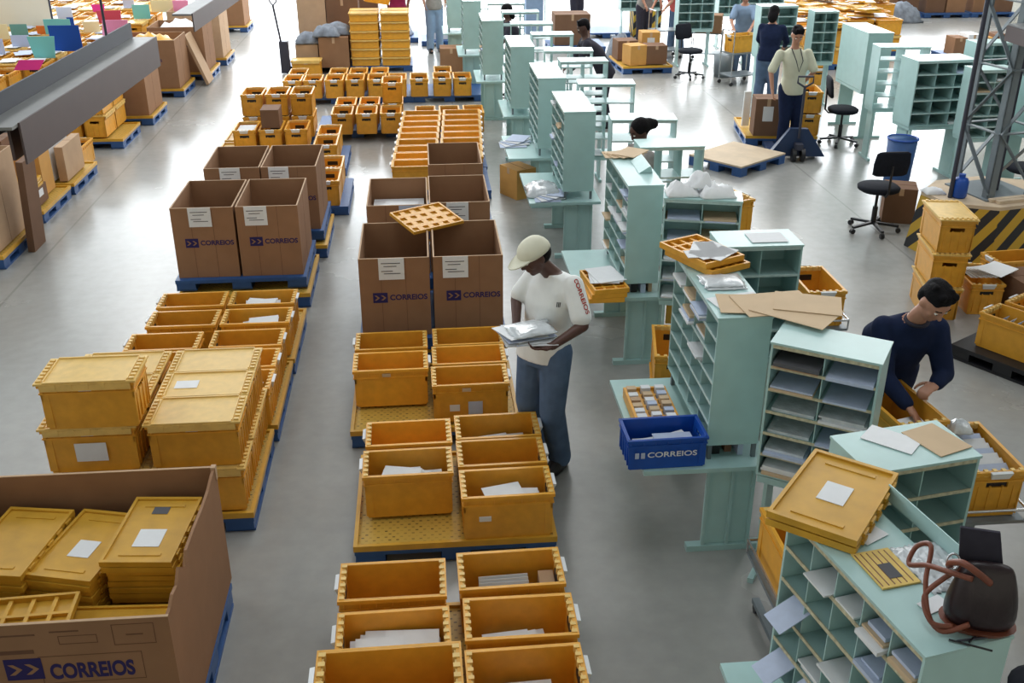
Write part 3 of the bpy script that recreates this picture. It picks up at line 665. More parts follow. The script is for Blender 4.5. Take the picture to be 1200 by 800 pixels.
# ============================================================== the big brown bin with folded trays (front left)
def big_bin():
    x0, x1, y0, y1, z0, h = -2.38, -1.15, 3.50, 4.66, 0.145, 0.86; t = 0.014
    PK2 = pallet_kit(1.2, 1.08, deck=False, hh=0.14, name='blue_plastic_pallet'); PK2.put((x0/2+x1/2+0.02, (y0+y1)/2, 0), 0, 'blue pallet under the big brown bin of folded trays at the bottom left')
    r = thing('cardboard_bin', 'big open brown cardboard bin with torn rim holding folded yellow trays, bottom left', 'box', ((x0+x1)/2, (y0+y1)/2, z0))
    W, D = (x1-x0)/2, (y1-y0)/2; H = h-z0
    p = MB(); p.box(-W, -D, 0, W, D, t); p.box(-W, D-t, t, W, D, H+0.01); p.box(-W, -D, t, W, -D+t, H)
    def side(x, prof):     # wall with a torn profile along y
        n = len(prof)
        for i in range(n-1):
            (ya, za), (yb, zb) = prof[i], prof[i+1]
            p.hexa([(x, ya, t), (x+t, ya, t), (x+t, yb, t), (x, yb, t)], [(x, ya, za), (x+t, ya, za), (x+t, yb, zb), (x, yb, zb)])
    side(W-t, [(-D+t, H), (-D+0.06, H-0.0), (-D+0.12, H+0.02), (-D+0.20, H+0.005), (-D+0.27, H+0.05), (-D+0.36, H-0.02), (-D+0.42, H+0.03), (-D+0.6, H+0.02), (-D+0.8, H+0.0), (D-0.2, H-0.005), (D-0.1, H+0.01), (D-t, H+0.01)])
    side(-W, [(-D+t, H), (-D+0.3, H+0.005), (-D+0.55, H-0.03), (-D+0.6, H+0.01), (D-0.3, H-0.01), (D-t, H)])
    p.build('bin_body', CARD, r)
    MB().box(-W, -D-0.0005, H, W, -D+t, H+0.003).build('cut_edge', CARDL, r); MB().box(-W, D-t, H+0.01, W, D+0.0005, H+0.013).build('cut_edge', CARDL, r)
    c = MB(); c.box(W-0.02, D-0.03, H-0.06, W+0.004, D+0.004, H+0.02); c.build('torn_corner', CARDL, r)
    me = stand_mesh(text_mesh('CORREIOS', 0.074, INK, 0.0025), (0.262, -D-0.001, 0.45), sz=1.5); o = bpy.data.objects.new('printed_word', me); col.objects.link(o); o.parent = r; o['label'] = 'large dark blue lettering'
    d, l_ = logo_mb(-0.095, -D-0.001, 0.42, 0.115); o = d.build('printed_emblem', INK, r); l_.build('emblem_arrows', CARD, o)
    pr = MB()
    def frame(xa, za, xb, zb, w_=0.003):
        pr.box(xa, -D-0.001, za, xb, -D, za+w_); pr.box(xa, -D-0.001, zb-w_, xb, -D, zb); pr.box(xa, -D-0.001, za+w_, xa+w_, -D, zb-w_); pr.box(xb-w_, -D-0.001, za+w_, xb, -D, zb-w_)
    frame(0.375, 0.58, 0.55, 0.69); frame(0.15, 0.60, 0.31, 0.645); frame(0.05, 0.39, 0.48, 0.54)
    pr.box(0.43, -D-0.001, 0.63, 0.50, -D, 0.636); pr.box(0.12, -D-0.001, 0.665, 0.24, -D, 0.672); pr.box(-0.16, -D-0.001, 0.655, 0.06, -D, 0.663); pr.box(-0.1, -D-0.001, 0.56, 0.04, -D, 0.58)
    pr.build('faint_print', INKB, r)
    return r
big_bin()
# folded trays lying in it
ft = MB(); ft.box(-0.27, -0.17, 0, 0.27, 0.17, 0.018)
for (xa, ya, xb, yb) in ((-0.27, -0.17, 0.27, -0.155), (-0.27, 0.155, 0.27, 0.17), (-0.27, -0.155, -0.25, 0.155), (0.25, -0.155, 0.27, 0.155)): ft.box(xa, ya, 0.018, xb, yb, 0.028)
for k in range(5): ft.box(-0.2+k*0.09, -0.18, 0.004, -0.15+k*0.09, -0.17, 0.02)
for sx in (-1, 1): ft.box(sx*0.2-0.01, -0.1, 0.018, sx*0.2+0.01, 0.1, 0.022)
FT = Kit('folded_mail_tray', 'tray'); FT.part('folded_panel', ft, YPL)
lb = MB().box(-0.10, -0.06, 0.0185, 0.03, 0.05, 0.021)
FTN = Kit('folded_mail_tray', 'tray'); FTN.part('folded_panel', ft, YPL); FTN.part('address_label', lb, WHITE, None, False, 'white address label')
FTS = Kit('folded_mail_tray', 'tray'); FTS.part('folded_panel', ft, YPL); FTS.part('address_label', MB().box(-0.14, -0.07, 0.0185, 0.0, 0.06, 0.021), WHITE, None, False, 'torn white address label')
FTS.part('barcode_sticker', MB().box(0.13, -0.03, 0.0185, 0.2, 0.05, 0.0205), INKG, None, False, 'grey barcode sticker')
g = 'folded yellow trays in the big brown bin'
for (cx, cy, rz, kit, nm, n, tilt, zt) in ((-2.08, 4.30, 1.40, FT, 'left', 7, 0.0, 0.73), (-1.73, 4.27, 1.32, FTN, 'middle', 7, 0.0, 0.71), (-1.39, 4.29, 1.50, FTS, 'right', 8, 0.0, 0.77)):
    for i in range(n):
        top = i == n-1
        (kit if top else FT).put((cx+random.uniform(-.012, .012), cy+random.uniform(-.012, .012), zt-0.032*(n-i)), 0,
            'folded yellow tray, %s stack in the big bin, %s' % (nm, 'on top' if top else ['seventh', 'sixth', 'fifth', 'fourth', 'third', 'second', 'first', 'lowest'][i+ (8-n)-1 if n < 8 else i] + ' under the top one' if not top else ''), g, rot=(0.0, tilt, rz+random.uniform(-0.02, 0.02)))
for i, (cx, cy, rz, z) in enumerate(((-2.02, 3.76, 0.05, 0.60), (-1.50, 3.76, -0.05, 0.56), (-2.02, 3.77, 0.0, 0.52), (-1.48, 3.77, 0.05, 0.50))):
    FT.put((cx, cy, z), rz, 'folded yellow tray at the front of the big bin, %s' % ('under the grid lid', 'right of the grid lid', 'second below the grid lid', 'lowest at the right')[i], g)
grid_lid(0.40, 0.26, 0.03, 4, 2, m=YPL, label='yellow grid lid lying at the front left inside the big brown bin', loc=(-1.86, 3.80, 0.645), rot=(0.0, 0.0, 0.05), back=True)
flat(MB().box(-0.5, -0.46, 0.03, 0.5, 0.46, 0.33), 'folded_tray_stack', YPL, 'deep pile of folded yellow trays at the bottom of the big brown bin', 'tray', loc=(-1.765, 4.085, 0.14), group=None)['kind'] = 'stuff'
# ============================================================== sorting cabinets and their desks
CABN = 0
def cabinet(loc, rz, w_, d_, h, cols, rows, label, back=True, fill=0.0, fdesc='', edge=EDGEM, seedv=None, mail_group=None, dark_items=0.0):
    r = thing('sorting_cabinet', label, 'cabinet', loc, rz, None)
    t = 0.012
    MB().box(0, 0, 0, t, d_, h).build('side_panel', MINT, r); MB().box(w_-t, 0, 0, w_, d_, h).build('side_panel', MINT, r)
    MB().box(-0.004, -0.006, h, w_+0.004, d_+0.004, h+t).build('top_panel', MINT, r)
    MB().box(t, 0.0, 0, w_-t, d_, t).build('bottom_panel', MINT, r)
    if back: MB().box(t, d_-t, t, w_-t, d_, h).build('back_panel', MINTS, r)
    yb = d_-t if back else d_
    for i in range(1, rows):
        z = h*i/rows
        s_ = MB().box(t, 0.006, z-0.002, w_-t, yb, z+0.002).build('shelf', MINTS, r)
        MB().box(t, 0.0, z-0.008, w_-t, 0.005, z+0.008).build('label_strip', edge, s_)
    for i in range(1, cols):
        x = t+(w_-2*t)*i/cols
        MB().box(x-0.0025, 0.008, t, x+0.0025, yb, h).build('divider', MINTS, r)
    MB().box(t, 0.0, h-0.022, w_-t, 0.005, h-0.001).build('label_strip', edge, r)
    if fill > 0:
        rnd = random.Random(seedv or int(loc[1]*100))
        M = Matrix.Translation(loc) @ Matrix.Rotation(rz, 4, 'Z')
        for i in range(cols):
            for j in range(rows):
                if rnd.random() > fill: continue
                x0 = t+(w_-2*t)*i/cols+0.008; x1 = t+(w_-2*t)*(i+1)/cols-0.008
                z0 = h*j/rows+(t if j == 0 else 0.002)+0.002; n = rnd.choice((1, 2, 3)); zz = z0
                for q in range(n):
                    th = rnd.uniform(0.006, 0.02)
                    if zz+th > h*(j+1)/rows-0.02: break
                    m_ = rnd.choice((WHITE, WHITE, PAPERB, KRAFT) if rnd.random() > dark_items else (FILM, FILM, PAPERB, CARDL, INKG))
                    o = MB().box(x0+rnd.uniform(0, .02), 0.02-rnd.uniform(0, 0.05), 0, x1-rnd.uniform(0, .03), d_-0.04, th).build('letter_bundle', m_)
                    o.matrix_world = M @ Matrix.Translation((0, 0, zz)); zz += th+0.001
                    tag(o, 'letter bundle lying in a pigeonhole of '+fdesc, 'letters', 'letters in '+fdesc)
    return r
def desk(X0, y0, length=1.0, label='', xl=-0.33, xr=0.42, top=0.61):
    r = thing('sorting_desk', label, 'desk', (X0, y0, 0), 0)
    MB().box(xl, -0.07, top-0.028, xr, length+0.05, top).build('desktop', MINT, r, )
    for y in (0.0, length-0.02):
        g_ = MB().box(0.06, y, 0.04, 0.34, y+0.02, top-0.028).build('leg_panel', MINT, r)
        for x in (0.055, 0.20, 0.325): MB().box(x, y-0.02, 0.04, x+0.02, y, top-0.028).build('panel_rib', MINTS, g_)
        MB().box(-0.03, y-0.025, 0, 0.44, y+0.03, 0.038).build('foot', STEEL if False else MINTS, r)
    for (x, y) in ((0.07, 0.03), (0.33, 0.03), (0.07, length-0.06), (0.33, length-0.06)):
        MB().box(x-0.012, y, top, x+0.012, y+0.024, 0.699).build('post', STEEL, r)
    return r
def wing_stand(loc, rz, w_, d_, label):
    r = thing('cabinet_stand', label, 'stand', loc, rz)
    MB().box(0.01, 0.0, 0.655, w_-0.01, d_, 0.695).build('stand_top', MINTS, r)
    for x in (0.04, w_-0.06):
        l_ = MB().box(x, d_*0.2, 0.035, x+0.02, d_*0.8, 0.655).build('leg_panel', MINT, r); MB().box(x-0.006, -0.04, 0, x+0.026, d_+0.04, 0.034).build('foot', MINTS, r)
    return r
ordn = ['second', 'third', 'fourth', 'fifth', 'sixth', 'seventh', 'eighth']
R90 = -PI/2
def trolley(loc, rz, label, h=0.46, w_=0.60, d_=0.36, group=None):
    r = thing('wheeled_stand', label, 'trolley', loc, rz, group); a, b_ = w_/2, d_/2
    MB().box(-a, -b_, h-0.02, a, b_, h).build('platform', STEEL, r)
    z = h+0.07
    MB().tube([(-a, -b_, z), (a, -b_, z), (a, b_, z), (-a, b_, z), (-a, -b_, z)], 0.009, 6).build('guard_rail', CHROME, r)
    for (x, y) in ((-a, -b_), (a, -b_), (a, b_), (-a, b_)): MB().tube([(x, y, h-0.01), (x, y, z)], 0.007, 6).build('rail_post', CHROME, r)
    for y in (-0.06, 0.06): MB().box(-0.03, y-0.02, 0.07, 0.03, y+0.02, h-0.02).build('column', STEEL, r)
    fr = MB(); fr.box(-a, -0.02-0.1, 0.05, a, 0.02-0.1, 0.08); fr.box(-a, 0.08, 0.05, a, 0.12, 0.08); fr.box(-0.03, -0.08, 0.05, 0.03, 0.08, 0.08); fr.build('base_frame', STEEL, r)
    for (x, y) in ((-a+0.03, -0.1), (a-0.03, -0.1), (-a+0.03, 0.1), (a-0.03, 0.1)):
        MB().tube([(x-0.0, y-0.014, 0.026), (x, y+0.014, 0.026)], 0.0255, 12).build('caster', BLACK, r)
    return r
# station 0: the cabinet closest to the camera
desk(1.50, 2.42, 0.82, 'mint desk under the closest sorting cabinet, at the bottom right', xl=-0.31, xr=0.36)
cabinet((1.355, 3.18, 0.70), math.radians(-78.2), 0.83, 0.33, 0.755, 5, 5, 'closest mint sorting cabinet, with leather bag and tray on its top', fill=0.45, fdesc='the closest sorting cabinet', seedv=5, edge=EDGE)
cabinet((1.75, 3.36, 0.70), math.radians(10), 0.52, 0.30, 0.79, 2, 5, 'small mint cabinet with a white sheet and brown card on top', back=True, fill=0.15, fdesc='the small cabinet with brown card on top', edge=EDGE)
wing_stand((1.75, 3.36, 0), math.radians(10), 0.52, 0.30, 'stand under the small mint cabinet with brown card on top')
# station 1
desk(1.50, 4.88, 1.0, 'mint desk carrying the blue tray and first full-length cabinet')
cabinet((1.55, 5.91, 0.70), R90, 1.0, 0.30, 0.79, 4, 6, 'long mint sorting cabinet with kraft papers on top, above the blue tray', fill=0.22, fdesc='the long cabinet above the blue tray', seedv=3)
a1 = math.radians(-33)
cabinet((1.74, 4.60, 0.70), a1, 0.55, 0.29, 0.79, 2, 6, 'angled mint cabinet full of plastic-wrapped mail, before the navy-sweatered man', back=True, fill=1.0, fdesc='the angled cabinet of wrapped mail', edge=EDGE, seedv=11, dark_items=0.5)
wing_stand((1.74, 4.60, 0), a1, 0.55, 0.29, 'stand under the angled mint cabinet of wrapped mail')
cabinet((1.87, 5.99, 0.70), 0.0, 0.53, 0.30, 0.79, 2, 4, 'mint cabinet with blue-striped paper inside, behind the kraft papers', back=True, fill=0.3, fdesc='the cabinet behind the kraft papers', seedv=2)
wing_stand((1.87, 5.99, 0), 0.0, 0.53, 0.30, 'stand under the mint cabinet behind the kraft papers')
# station 2
desk(1.50, 7.36, 0.98, 'mint desk holding yellow grid trays, beside the capped man')
cabinet((1.53, 8.34, 0.70), R90, 0.98, 0.27, 0.79, 4, 6, 'long mint sorting cabinet with papers and folded sheet on its top, second row', fill=0.3, fdesc='the second long cabinet', seedv=8)
a2 = math.radians(-14)
cabinet((1.73, 7.04, 0.70), a2, 0.56, 0.24, 0.79, 2, 5, 'mint cabinet heaped with white bags, before the second long cabinet', back=True, fill=1.0, fdesc='the cabinet heaped with white bags', seedv=21, dark_items=0.4)
wing_stand((1.73, 7.04, 0), a2, 0.56, 0.24, 'stand under the cabinet heaped with white bags')
cabinet((1.84, 8.45, 0.70), 0.0, 0.56, 0.28, 0.79, 3, 3, 'open-backed mint cabinet right of the folded sheet, second station', back=False)
wing_stand((1.84, 8.45, 0), 0.0, 0.56, 0.28, 'stand under the open-backed cabinet at the second station')
# stations further back
for k, (X0, y0, L) in enumerate(((1.37, 9.82, 0.96), (1.30, 11.49, 0.95), (1.17, 13.57, 0.92), (0.94, 15.9, 0.85), (0.75, 18.2, 0.9), (0.55, 20.6, 0.9))):
    w3 = ordn[k+1]
    desk(X0-0.04, y0, L, xl=(-0.30 if k < 2 else -0.06), label='mint desk at the %s sorting station going back' % w3)
    cabinet((X0, y0+L, 0.70), R90, L, 0.31, 0.79, 4, 7, 'long mint sorting cabinet of the %s station, openings to the aisle' % w3, fill=0.08, fdesc='the long cabinet of the %s station' % w3)
    cabinet((X0+0.40, y0-0.36, 0.70), math.radians(-4), 0.62, 0.28, 0.79, 2, 4, 'open-backed mint cabinet at the near side of the %s station' % w3, back=False, fill=0.25 if k < 3 else 0, fdesc='the near cabinet of the %s station' % w3)
    wing_stand((X0+0.40, y0-0.36, 0), math.radians(-4), 0.62, 0.28, 'stand under the near side cabinet, %s station' % w3)
    if k in (1, 2, 3):
        cabinet((X0+0.38, y0+L+0.02, 0.70), 0.0, 0.58, 0.28, 0.79, 2, 4, 'mint cabinet closing the far side of the %s station' % w3, back=False)
        wing_stand((X0+0.38, y0+L+0.02, 0), 0.0, 0.58, 0.28, 'stand under the far side cabinet, %s station' % w3)

# things on the desks' aisle ledges and cabinet tops
k = Kit('blue_mail_tray', 'tray')
mb2 = tb.mesh('tray_body', BLUET); mr2 = tr.mesh('rim', BLUET); k.part('tray_body', mb2, None); i_ = k.part('rim', mr2, None)
k.part('printed_word', stand_mesh(text_mesh('CORREIOS', 0.07, WHITE, 0.0008), (0.03, -TD/2-0.003, 0.15), sx=1.0), None, None, False, 'white lettering')
for x in (-0.165, -0.205): k.part('printed_emblem', MB().box(x-0.013, -TD/2-0.003, 0.12, x+0.013, -TD/2-0.0, 0.175), PAPERB, None, False, 'pale emblem block')
bt = k.put((1.30, 4.955, 0.612), 0.02, 'blue mail tray with letters on the aisle ledge, the only blue tray near')
bt.scale = (0.86, 0.86, 0.66)
for i in range(3): mail((1.25+i*0.05, 4.95, 0.70+i*0.012), (0.1, 0, 0.2*i), 'white letter lying inside the blue tray', 'letters inside the blue tray')
mail((1.36, 4.93, 0.742), (0.1, 0.05, 0.1), 'dark-edged letter on top of the pile in the blue tray', None, (0.23, 0.12), True)
def packed_grid(loc, rz, w_, d_, nx, ny, label, g_label):
    r = grid_lid(w_, d_, 0.07, nx, ny, m=YEL, label=label, cat='tray', loc=loc, rot=(0, 0, rz), name='compartment_tray', back=True)
    rnd = random.Random(4); M = Matrix.Translation(loc) @ Matrix.Rotation(rz, 4, 'Z')
    for i in range(nx):
        for j in range(ny):
            o = MB().box(-w_/nx*0.33, -d_/ny*0.32, 0.004, w_/nx*0.33, d_/ny*0.32, 0.075+rnd.uniform(0, .015)).build('card_bundle', rnd.choice((WHITE, PAPERB, KRAFT, CARDL, WHITE)))
            o.matrix_world = M @ Matrix.Translation((-w_/2+w_*(i+0.5)/nx, -d_/2+d_*(j+0.5)/ny, 0))
            tag(o, 'small card bundle packed in '+g_label, 'cards', 'card bundles in '+g_label)
packed_grid((1.345, 5.44, 0.616), PI/2, 0.48, 0.27, 7, 3, 'yellow compartment tray packed with small cards, behind the blue tray', 'the compartment tray behind the blue tray')
for i, z in enumerate((0.0, 0.31)): TK_B.put((1.74, 6.50, z), math.radians(80), 'orange-yellow tray standing on the floor beyond the card tray, %s of two' % ('lower', 'upper')[i], 'stacked pair beyond the card tray')
for i in range(3):
    grid_lid(0.44, 0.28, 0.035, 5, 3, m=YEL, label='shallow yellow grid tray on the ledge beside the capped man, %s of three' % ('bottom', 'middle', 'top')[i], cat='tray', loc=(1.37+0.006*i, 7.42, 0.616+i*0.038), rot=(0, 0, PI/2+0.06*i), back=True)
for i in range(3): mail((1.38+0.01*i, 7.47, 0.73+i*0.006), (0, 0, 1.5+0.15*i), 'large pale sheet on the grid trays by the capped man', 'sheets on the ledge grid trays', (0.32, 0.23))
def crumpled(name, loc, size, m, label, cat, group=None, n=10, seedv=1, rz=0.0, rg=0.16):
    rnd = random.Random(seedv); mb = MB(); vs = []; fs = []
    for j in range(n+1):
        for i in range(n+1):
            u, v = i/n*2-1, j/n*2-1
            e_ = max(0, (1-u*u)*(1-v*v))**0.5
            vs.append((u*size[0]/2*(1+rnd.uniform(-.08, .08)), v*size[1]/2*(1+rnd.uniform(-.08, .08)), size[2]*(0.12+e_*(0.75+rnd.uniform(-rg, rg)))))
    o0 = (n+1)**2
    for j in range(n+1):
        for i in range(n+1): vs.append((vs[j*(n+1)+i][0], vs[j*(n+1)+i][1], 0.0))
    q = lambda i, j: j*(n+1)+i
    for j in range(n):
        for i in range(n):
            fs.append((q(i, j), q(i+1, j), q(i+1, j+1), q(i, j+1))); fs.append((o0+q(i, j), o0+q(i, j+1), o0+q(i+1, j+1), o0+q(i+1, j)))
    for i in range(n):
        for a_, b_ in ((q(i, 0), q(i+1, 0)), (q(i+1, n), q(i, n)), (q(0, i+1), q(0, i)), (q(n, i), q(n, i+1))): fs.append((a_, o0+a_, o0+b_, b_)) 
    mb.add(vs, fs)
    return flat(mb, name, m, label, cat, group, loc, rz, smooth=True)
crumpled('plastic_mail_bag', (1.20, 10.12, 0.613), (0.34, 0.42, 0.12), FILM, 'crumpled clear plastic bag of mail on the third station ledge', 'bag', seedv=3)
for i in range(5): mail((1.22+0.03*i, 9.85+0.03*i, 0.615+i*0.008), (0, 0, 0.3*i), 'loose letter beside the plastic bag on the third station ledge', 'letters on the third ledge', (0.26, 0.18), i % 2 == 0)
for i in range(5): mail((1.06+0.02*i, 12.0+0.05*i, 0.615+i*0.008), (0, 0, 0.3*i), 'loose letter on the fourth station ledge', 'letters on the fourth ledge', (0.32, 0.23), i % 2 == 0)
def carton(loc, size, rz, label, m=CARD, tape=True, paper=False, group=None, name='cardboard_carton', face='front'):
    r = thing(name, label, 'box', loc, rz, group); w_, d_, h = size; a, b_ = w_/2, d_/2
    MB().box(-a, -b_, 0, a, b_, h).build('carton_body', m, r)
    f = MB().box(-a-0.001, -0.002, h, a+0.001, 0.002, h+0.002); f.build('flap_seam', INKB, r)
    if tape: MB().box(-0.025, -b_-0.001, h*0.8, 0.025, -b_+0.0, h-0.001).build('packing_tape', CARDL, r)
    if paper: MB().box(a-0.0, -b_*0.4, h*0.45, a+0.002, b_*0.4, h*0.85).build('paper_label', WHITE, r) if face == 'side' else MB().box(-a*0.4, -b_-0.002, h*0.4, a*0.4, -b_, h*0.8).build('paper_label', WHITE, r)
    return r
carton((1.12, 12.0, 0), (0.36, 0.28, 0.36), math.radians(-60), 'yellowish carton on the floor by the fourth sorting station', m=mat('yellow_cardboard', srgb(202, 152, 84), 0.7, noise=0.06, spec=0.2))
# storage between body and desktop of the near cabinets
for i, (x, y, w_) in enumerate(((1.62, 5.1, 0.05), (1.70, 5.12, 0.04), (1.76, 5.08, 0.03))): flat(MB().box(-w_/2, -0.14, 0, w_/2, 0.14, 0.072), 'ledger_book', (BLACK, CARDD, PAPERB)[i], '%s book lying between desk and cabinet above the blue tray' % ('black', 'brown', 'blue-grey')[i], 'book', loc=(x, y, 0.611))
for i, (x, y, w_) in enumerate(((1.62, 7.52, 0.05), (1.69, 7.5, 0.04), (1.75, 7.52, 0.03))): flat(MB().box(-w_/2, -0.12, 0, w_/2, 0.12, 0.075), 'ledger_book', (BLACK, PAPERB, CARDL)[i], '%s book between desk and second long cabinet' % ('black', 'blue-grey', 'tan')[i], 'book', loc=(x, y, 0.611))
# on top of the long cabinet of station 1
ZT = 1.503
for i in range(2):
    grid_lid(0.44, 0.30, 0.035, 5, 4, m=YEL, label='shallow yellow grid tray on the long cabinet, %s of the pair' % ('lower', 'upper holding papers')[i], cat='tray', loc=(1.70-0.03*i, 5.74+0.03*i, ZT+0.006+i*0.038), rot=(0, 0, -1.12), back=True)
for i in range(6): mail((1.66+0.05*(i % 3), 5.66+0.09*(i//3), ZT+0.082), (0, 0, 0.4*i), 'small paper slip in the upper grid tray on the long cabinet', 'slips in the upper grid tray', (0.23, 0.12))
for i, (x, y, rz, m_, s_) in enumerate(((1.72, 5.10, 0.25, WHITE, (0.30, 0.22)), (1.76, 5.06, -0.15, KRAFT, (0.34, 0.26)), (1.90, 5.04, 0.1, KRAFT, (0.42, 0.30)), (1.98, 4.92, -0.75, KRAFT, (0.42, 0.30)), (2.07, 5.0, -0.35, KRAFT, (0.36, 0.26)))):
    flat(MB().box(-s_[0]/2, -s_[1]/2, 0, s_[0]/2, s_[1]/2, 0.004), 'kraft_sheet' if i else 'paper_sheet', m_, ['white sheet under the kraft papers', 'small kraft sheet at the left of the spread', 'middle kraft sheet of the spread on the long cabinet', 'long slanting kraft sheet over the cabinet gap', 'topmost kraft sheet of the spread'][i] + ' on the cabinets', 'paper', loc=(x, y, ZT+0.002+i*0.006), rz=rz)
flat(MB().box(-0.12, -0.09, 0, 0.12, 0.09, 0.003), 'paper_sheet', WHITE, 'white sheet on the cabinet behind the kraft papers', 'paper', loc=(2.2, 6.13, ZT+0.002))
for i in range(2): crumpled('plastic_film', (1.70, 5.38+0.02*i, ZT+0.004+0.01*i), (0.24, 0.2, 0.012), FILM, 'clear plastic film on the long cabinet between tray and kraft papers', 'film', 'film on the long cabinet', seedv=7+i)
# on station 2 tops
b = MB(); b.hexa([(-0.13, -0.18, 0), (-0.02, -0.18, 0), (-0.02, 0.18, 0), (-0.13, 0.18, 0)], [(-0.05, -0.18, 0.05), (-0.04, -0.18, 0.055), (-0.04, 0.18, 0.055), (-0.05, 0.18, 0.05)])
flat(b, 'folded_sheet', MINTS, 'folded mint sheet leaning on top of the second long cabinet', 'sheet', loc=(1.80, 7.85, ZT+0.002))
for i in range(4): flat(MB().box(-0.14, -0.10, 0, 0.14, 0.10, 0.005), 'kraft_sheet', KRAFT, 'tan sheet at the far end of the second long cabinet top', 'paper', 'tan sheets on the second long cabinet', (1.62+0.03*i, 8.22, ZT+0.002+0.006*i), 0.3*i)
for i, (x, y, s_) in enumerate(((1.88, 7.12, 0.24), (2.12, 7.06, 0.26), (2.02, 7.16, 0.18))):
    crumpled('white_mail_bag', (x, y, ZT+0.002+(0.05 if i == 2 else 0)), (s_, 0.2, 0.09), WHITE, 'white paper mail bag heaped on the cabinet, %s' % ('one by the long cabinet', 'one farther from the long cabinet', 'one lying across the others')[i], 'bag', seedv=30+i, rg=0.5, n=7)
t_ = TK_B.put((2.35, 7.80, 0.95), math.radians(20), 'yellow tray on top of the crate pile behind the white bags')
flat(MB().box(-0.3, -0.17, 0, 0.3, 0.17, 0.94), 'yellow_crate_pile', YPL, 'pile of crates carrying the yellow tray behind the white bags', 'crate', loc=(2.35, 7.80, 0.001), rz=math.radians(20))
# on the angled and small cabinets
flat(MB().box(-0.11, -0.07, 0, 0.11, 0.07, 0.003), 'paper_sheet', WHITE, 'white sheet on the small cabinet, beside the brown card', 'paper', loc=(1.94, 3.60, ZT+0.002), rz=-0.75)
flat(MB().box(-0.11, -0.09, 0, 0.11, 0.09, 0.004), 'brown_card', KRAFT, 'tan card lying on the small cabinet', 'card', loc=(2.13, 3.58, ZT+0.002), rz=-1.2)
# on the closest cabinet
ZC = 0.70+0.755+0.013
for i in range(2):
    kit = FTN if i == 2 else FT
    o = FT.put((1.535, 3.20, ZC+0.003+i*0.034), math.radians(51), 'folded yellow tray on the closest cabinet, %s' % ('lower', 'upper one with white label')[i], 'folded trays on the closest cabinet')
    if i == 1: MB().box(-0.07, -0.055, 0.0185, 0.07, 0.05, 0.021).build('address_label', WHITE, o)
r = thing('form_booklet', 'yellow printed form booklet on the closest cabinet', 'booklet', (1.575, 2.80, ZC), math.radians(10))
MB().box(-0.075, -0.10, 0.001, 0.075, 0.10, 0.008).build('booklet_cover', mat('yellow_form', srgb(220, 190, 110), 0.6, noise=0.1, scale=30, spec=0.2), r)
for i in range(6): MB().box(-0.07+i*0.024, -0.09, 0.008, -0.066+i*0.024, 0.09, 0.009).build('printed_band', STRAP, r)
MB().box(-0.02, -0.06, 0.009, 0.03, 0.02, 0.01).build('printed_band', INKG, r)
crumpled('plastic_film', (1.755, 2.80, ZC+0.001), (0.20, 0.26, 0.02), FILM, 'shiny clear plastic film on the closest cabinet by the rail', 'film', seedv=17, n=22, rz=0.2, rg=0.5)
flat(MB().box(-0.05, -0.03, 0, 0.05, 0.03, 0.003), 'paper_sheet', WHITE, 'small white slip between booklet and bag on the closest cabinet', 'paper', loc=(1.66, 2.60, ZC+0.002), rz=0.4)
flat(MB().box(-0.06, -0.04, 0, 0.06, 0.04, 0.003), 'paper_sheet', WHITE, 'white slip before the folded trays on the closest cabinet', 'paper', loc=(1.60, 3.0, ZC+0.002), rz=0.5)
b = MB(); b.box(-0.02, -0.30, 0, -0.015, 0.30, 0.07); b.box(-0.02, -0.30, 0, 0.03, 0.30, 0.004)
flat(b, 'angle_rail', MINT, 'mint steel angle rail standing along the edge of the closest cabinet', 'rail', loc=(1.84, 2.93, ZC+0.002), rz=math.radians(11.8))
for i in range(3):
    flat(MB().tube([(-0.06, 0, 0.004), (0.07, 0.01*i, 0.004)], 0.0035, 6), 'pen', (BLACK, DARKST, INKG)[i] if i != 2 else BLACK, '%s pen lying before the leather bag' % ('long', 'thin grey', 'short')[i], 'pen', loc=(1.68+0.03*i, 2.40+0.02*i, ZC+0.001), rz=-0.5+0.5*i)
trolley((1.82, 4.02, 0), PI/2, 'grey wheeled stand tucked between the closest cabinet and the angled one', h=0.40, w_=0.60, d_=0.36)
TK_B.put((1.82, 4.02, 0.403), math.radians(90), 'yellow tray with letters tucked behind the closest cabinet')
for i in range(4): mail((1.80+0.02*i, 3.98+0.02*i, 0.62+0.01*i), (0.15, 0.0, 1.3), 'white letter in the tray tucked behind the closest cabinet', 'letters in the tucked tray')
for i, (t0, z) in enumerate(((0.06, 0.78), (0.27, 0.82), (0.10, 1.08))):
    M = Matrix.Translation((1.36, 3.21, 0)) @ Matrix.Rotation(math.radians(-78.2), 4, 'Z') @ Matrix.Translation((t0+0.06, -0.03, z)) @ Matrix.Rotation(0.5, 4, 'X')
    o = MB().box(-0.06, -0.09, 0, 0.06, 0.09, 0.004).build('envelope', PAPERB); o.matrix_world = M
    tag(o, 'letter sticking out of the closest cabinet, %s' % ('lowest far pigeonhole', 'lower middle pigeonhole', 'upper far pigeonhole')[i], 'letter')

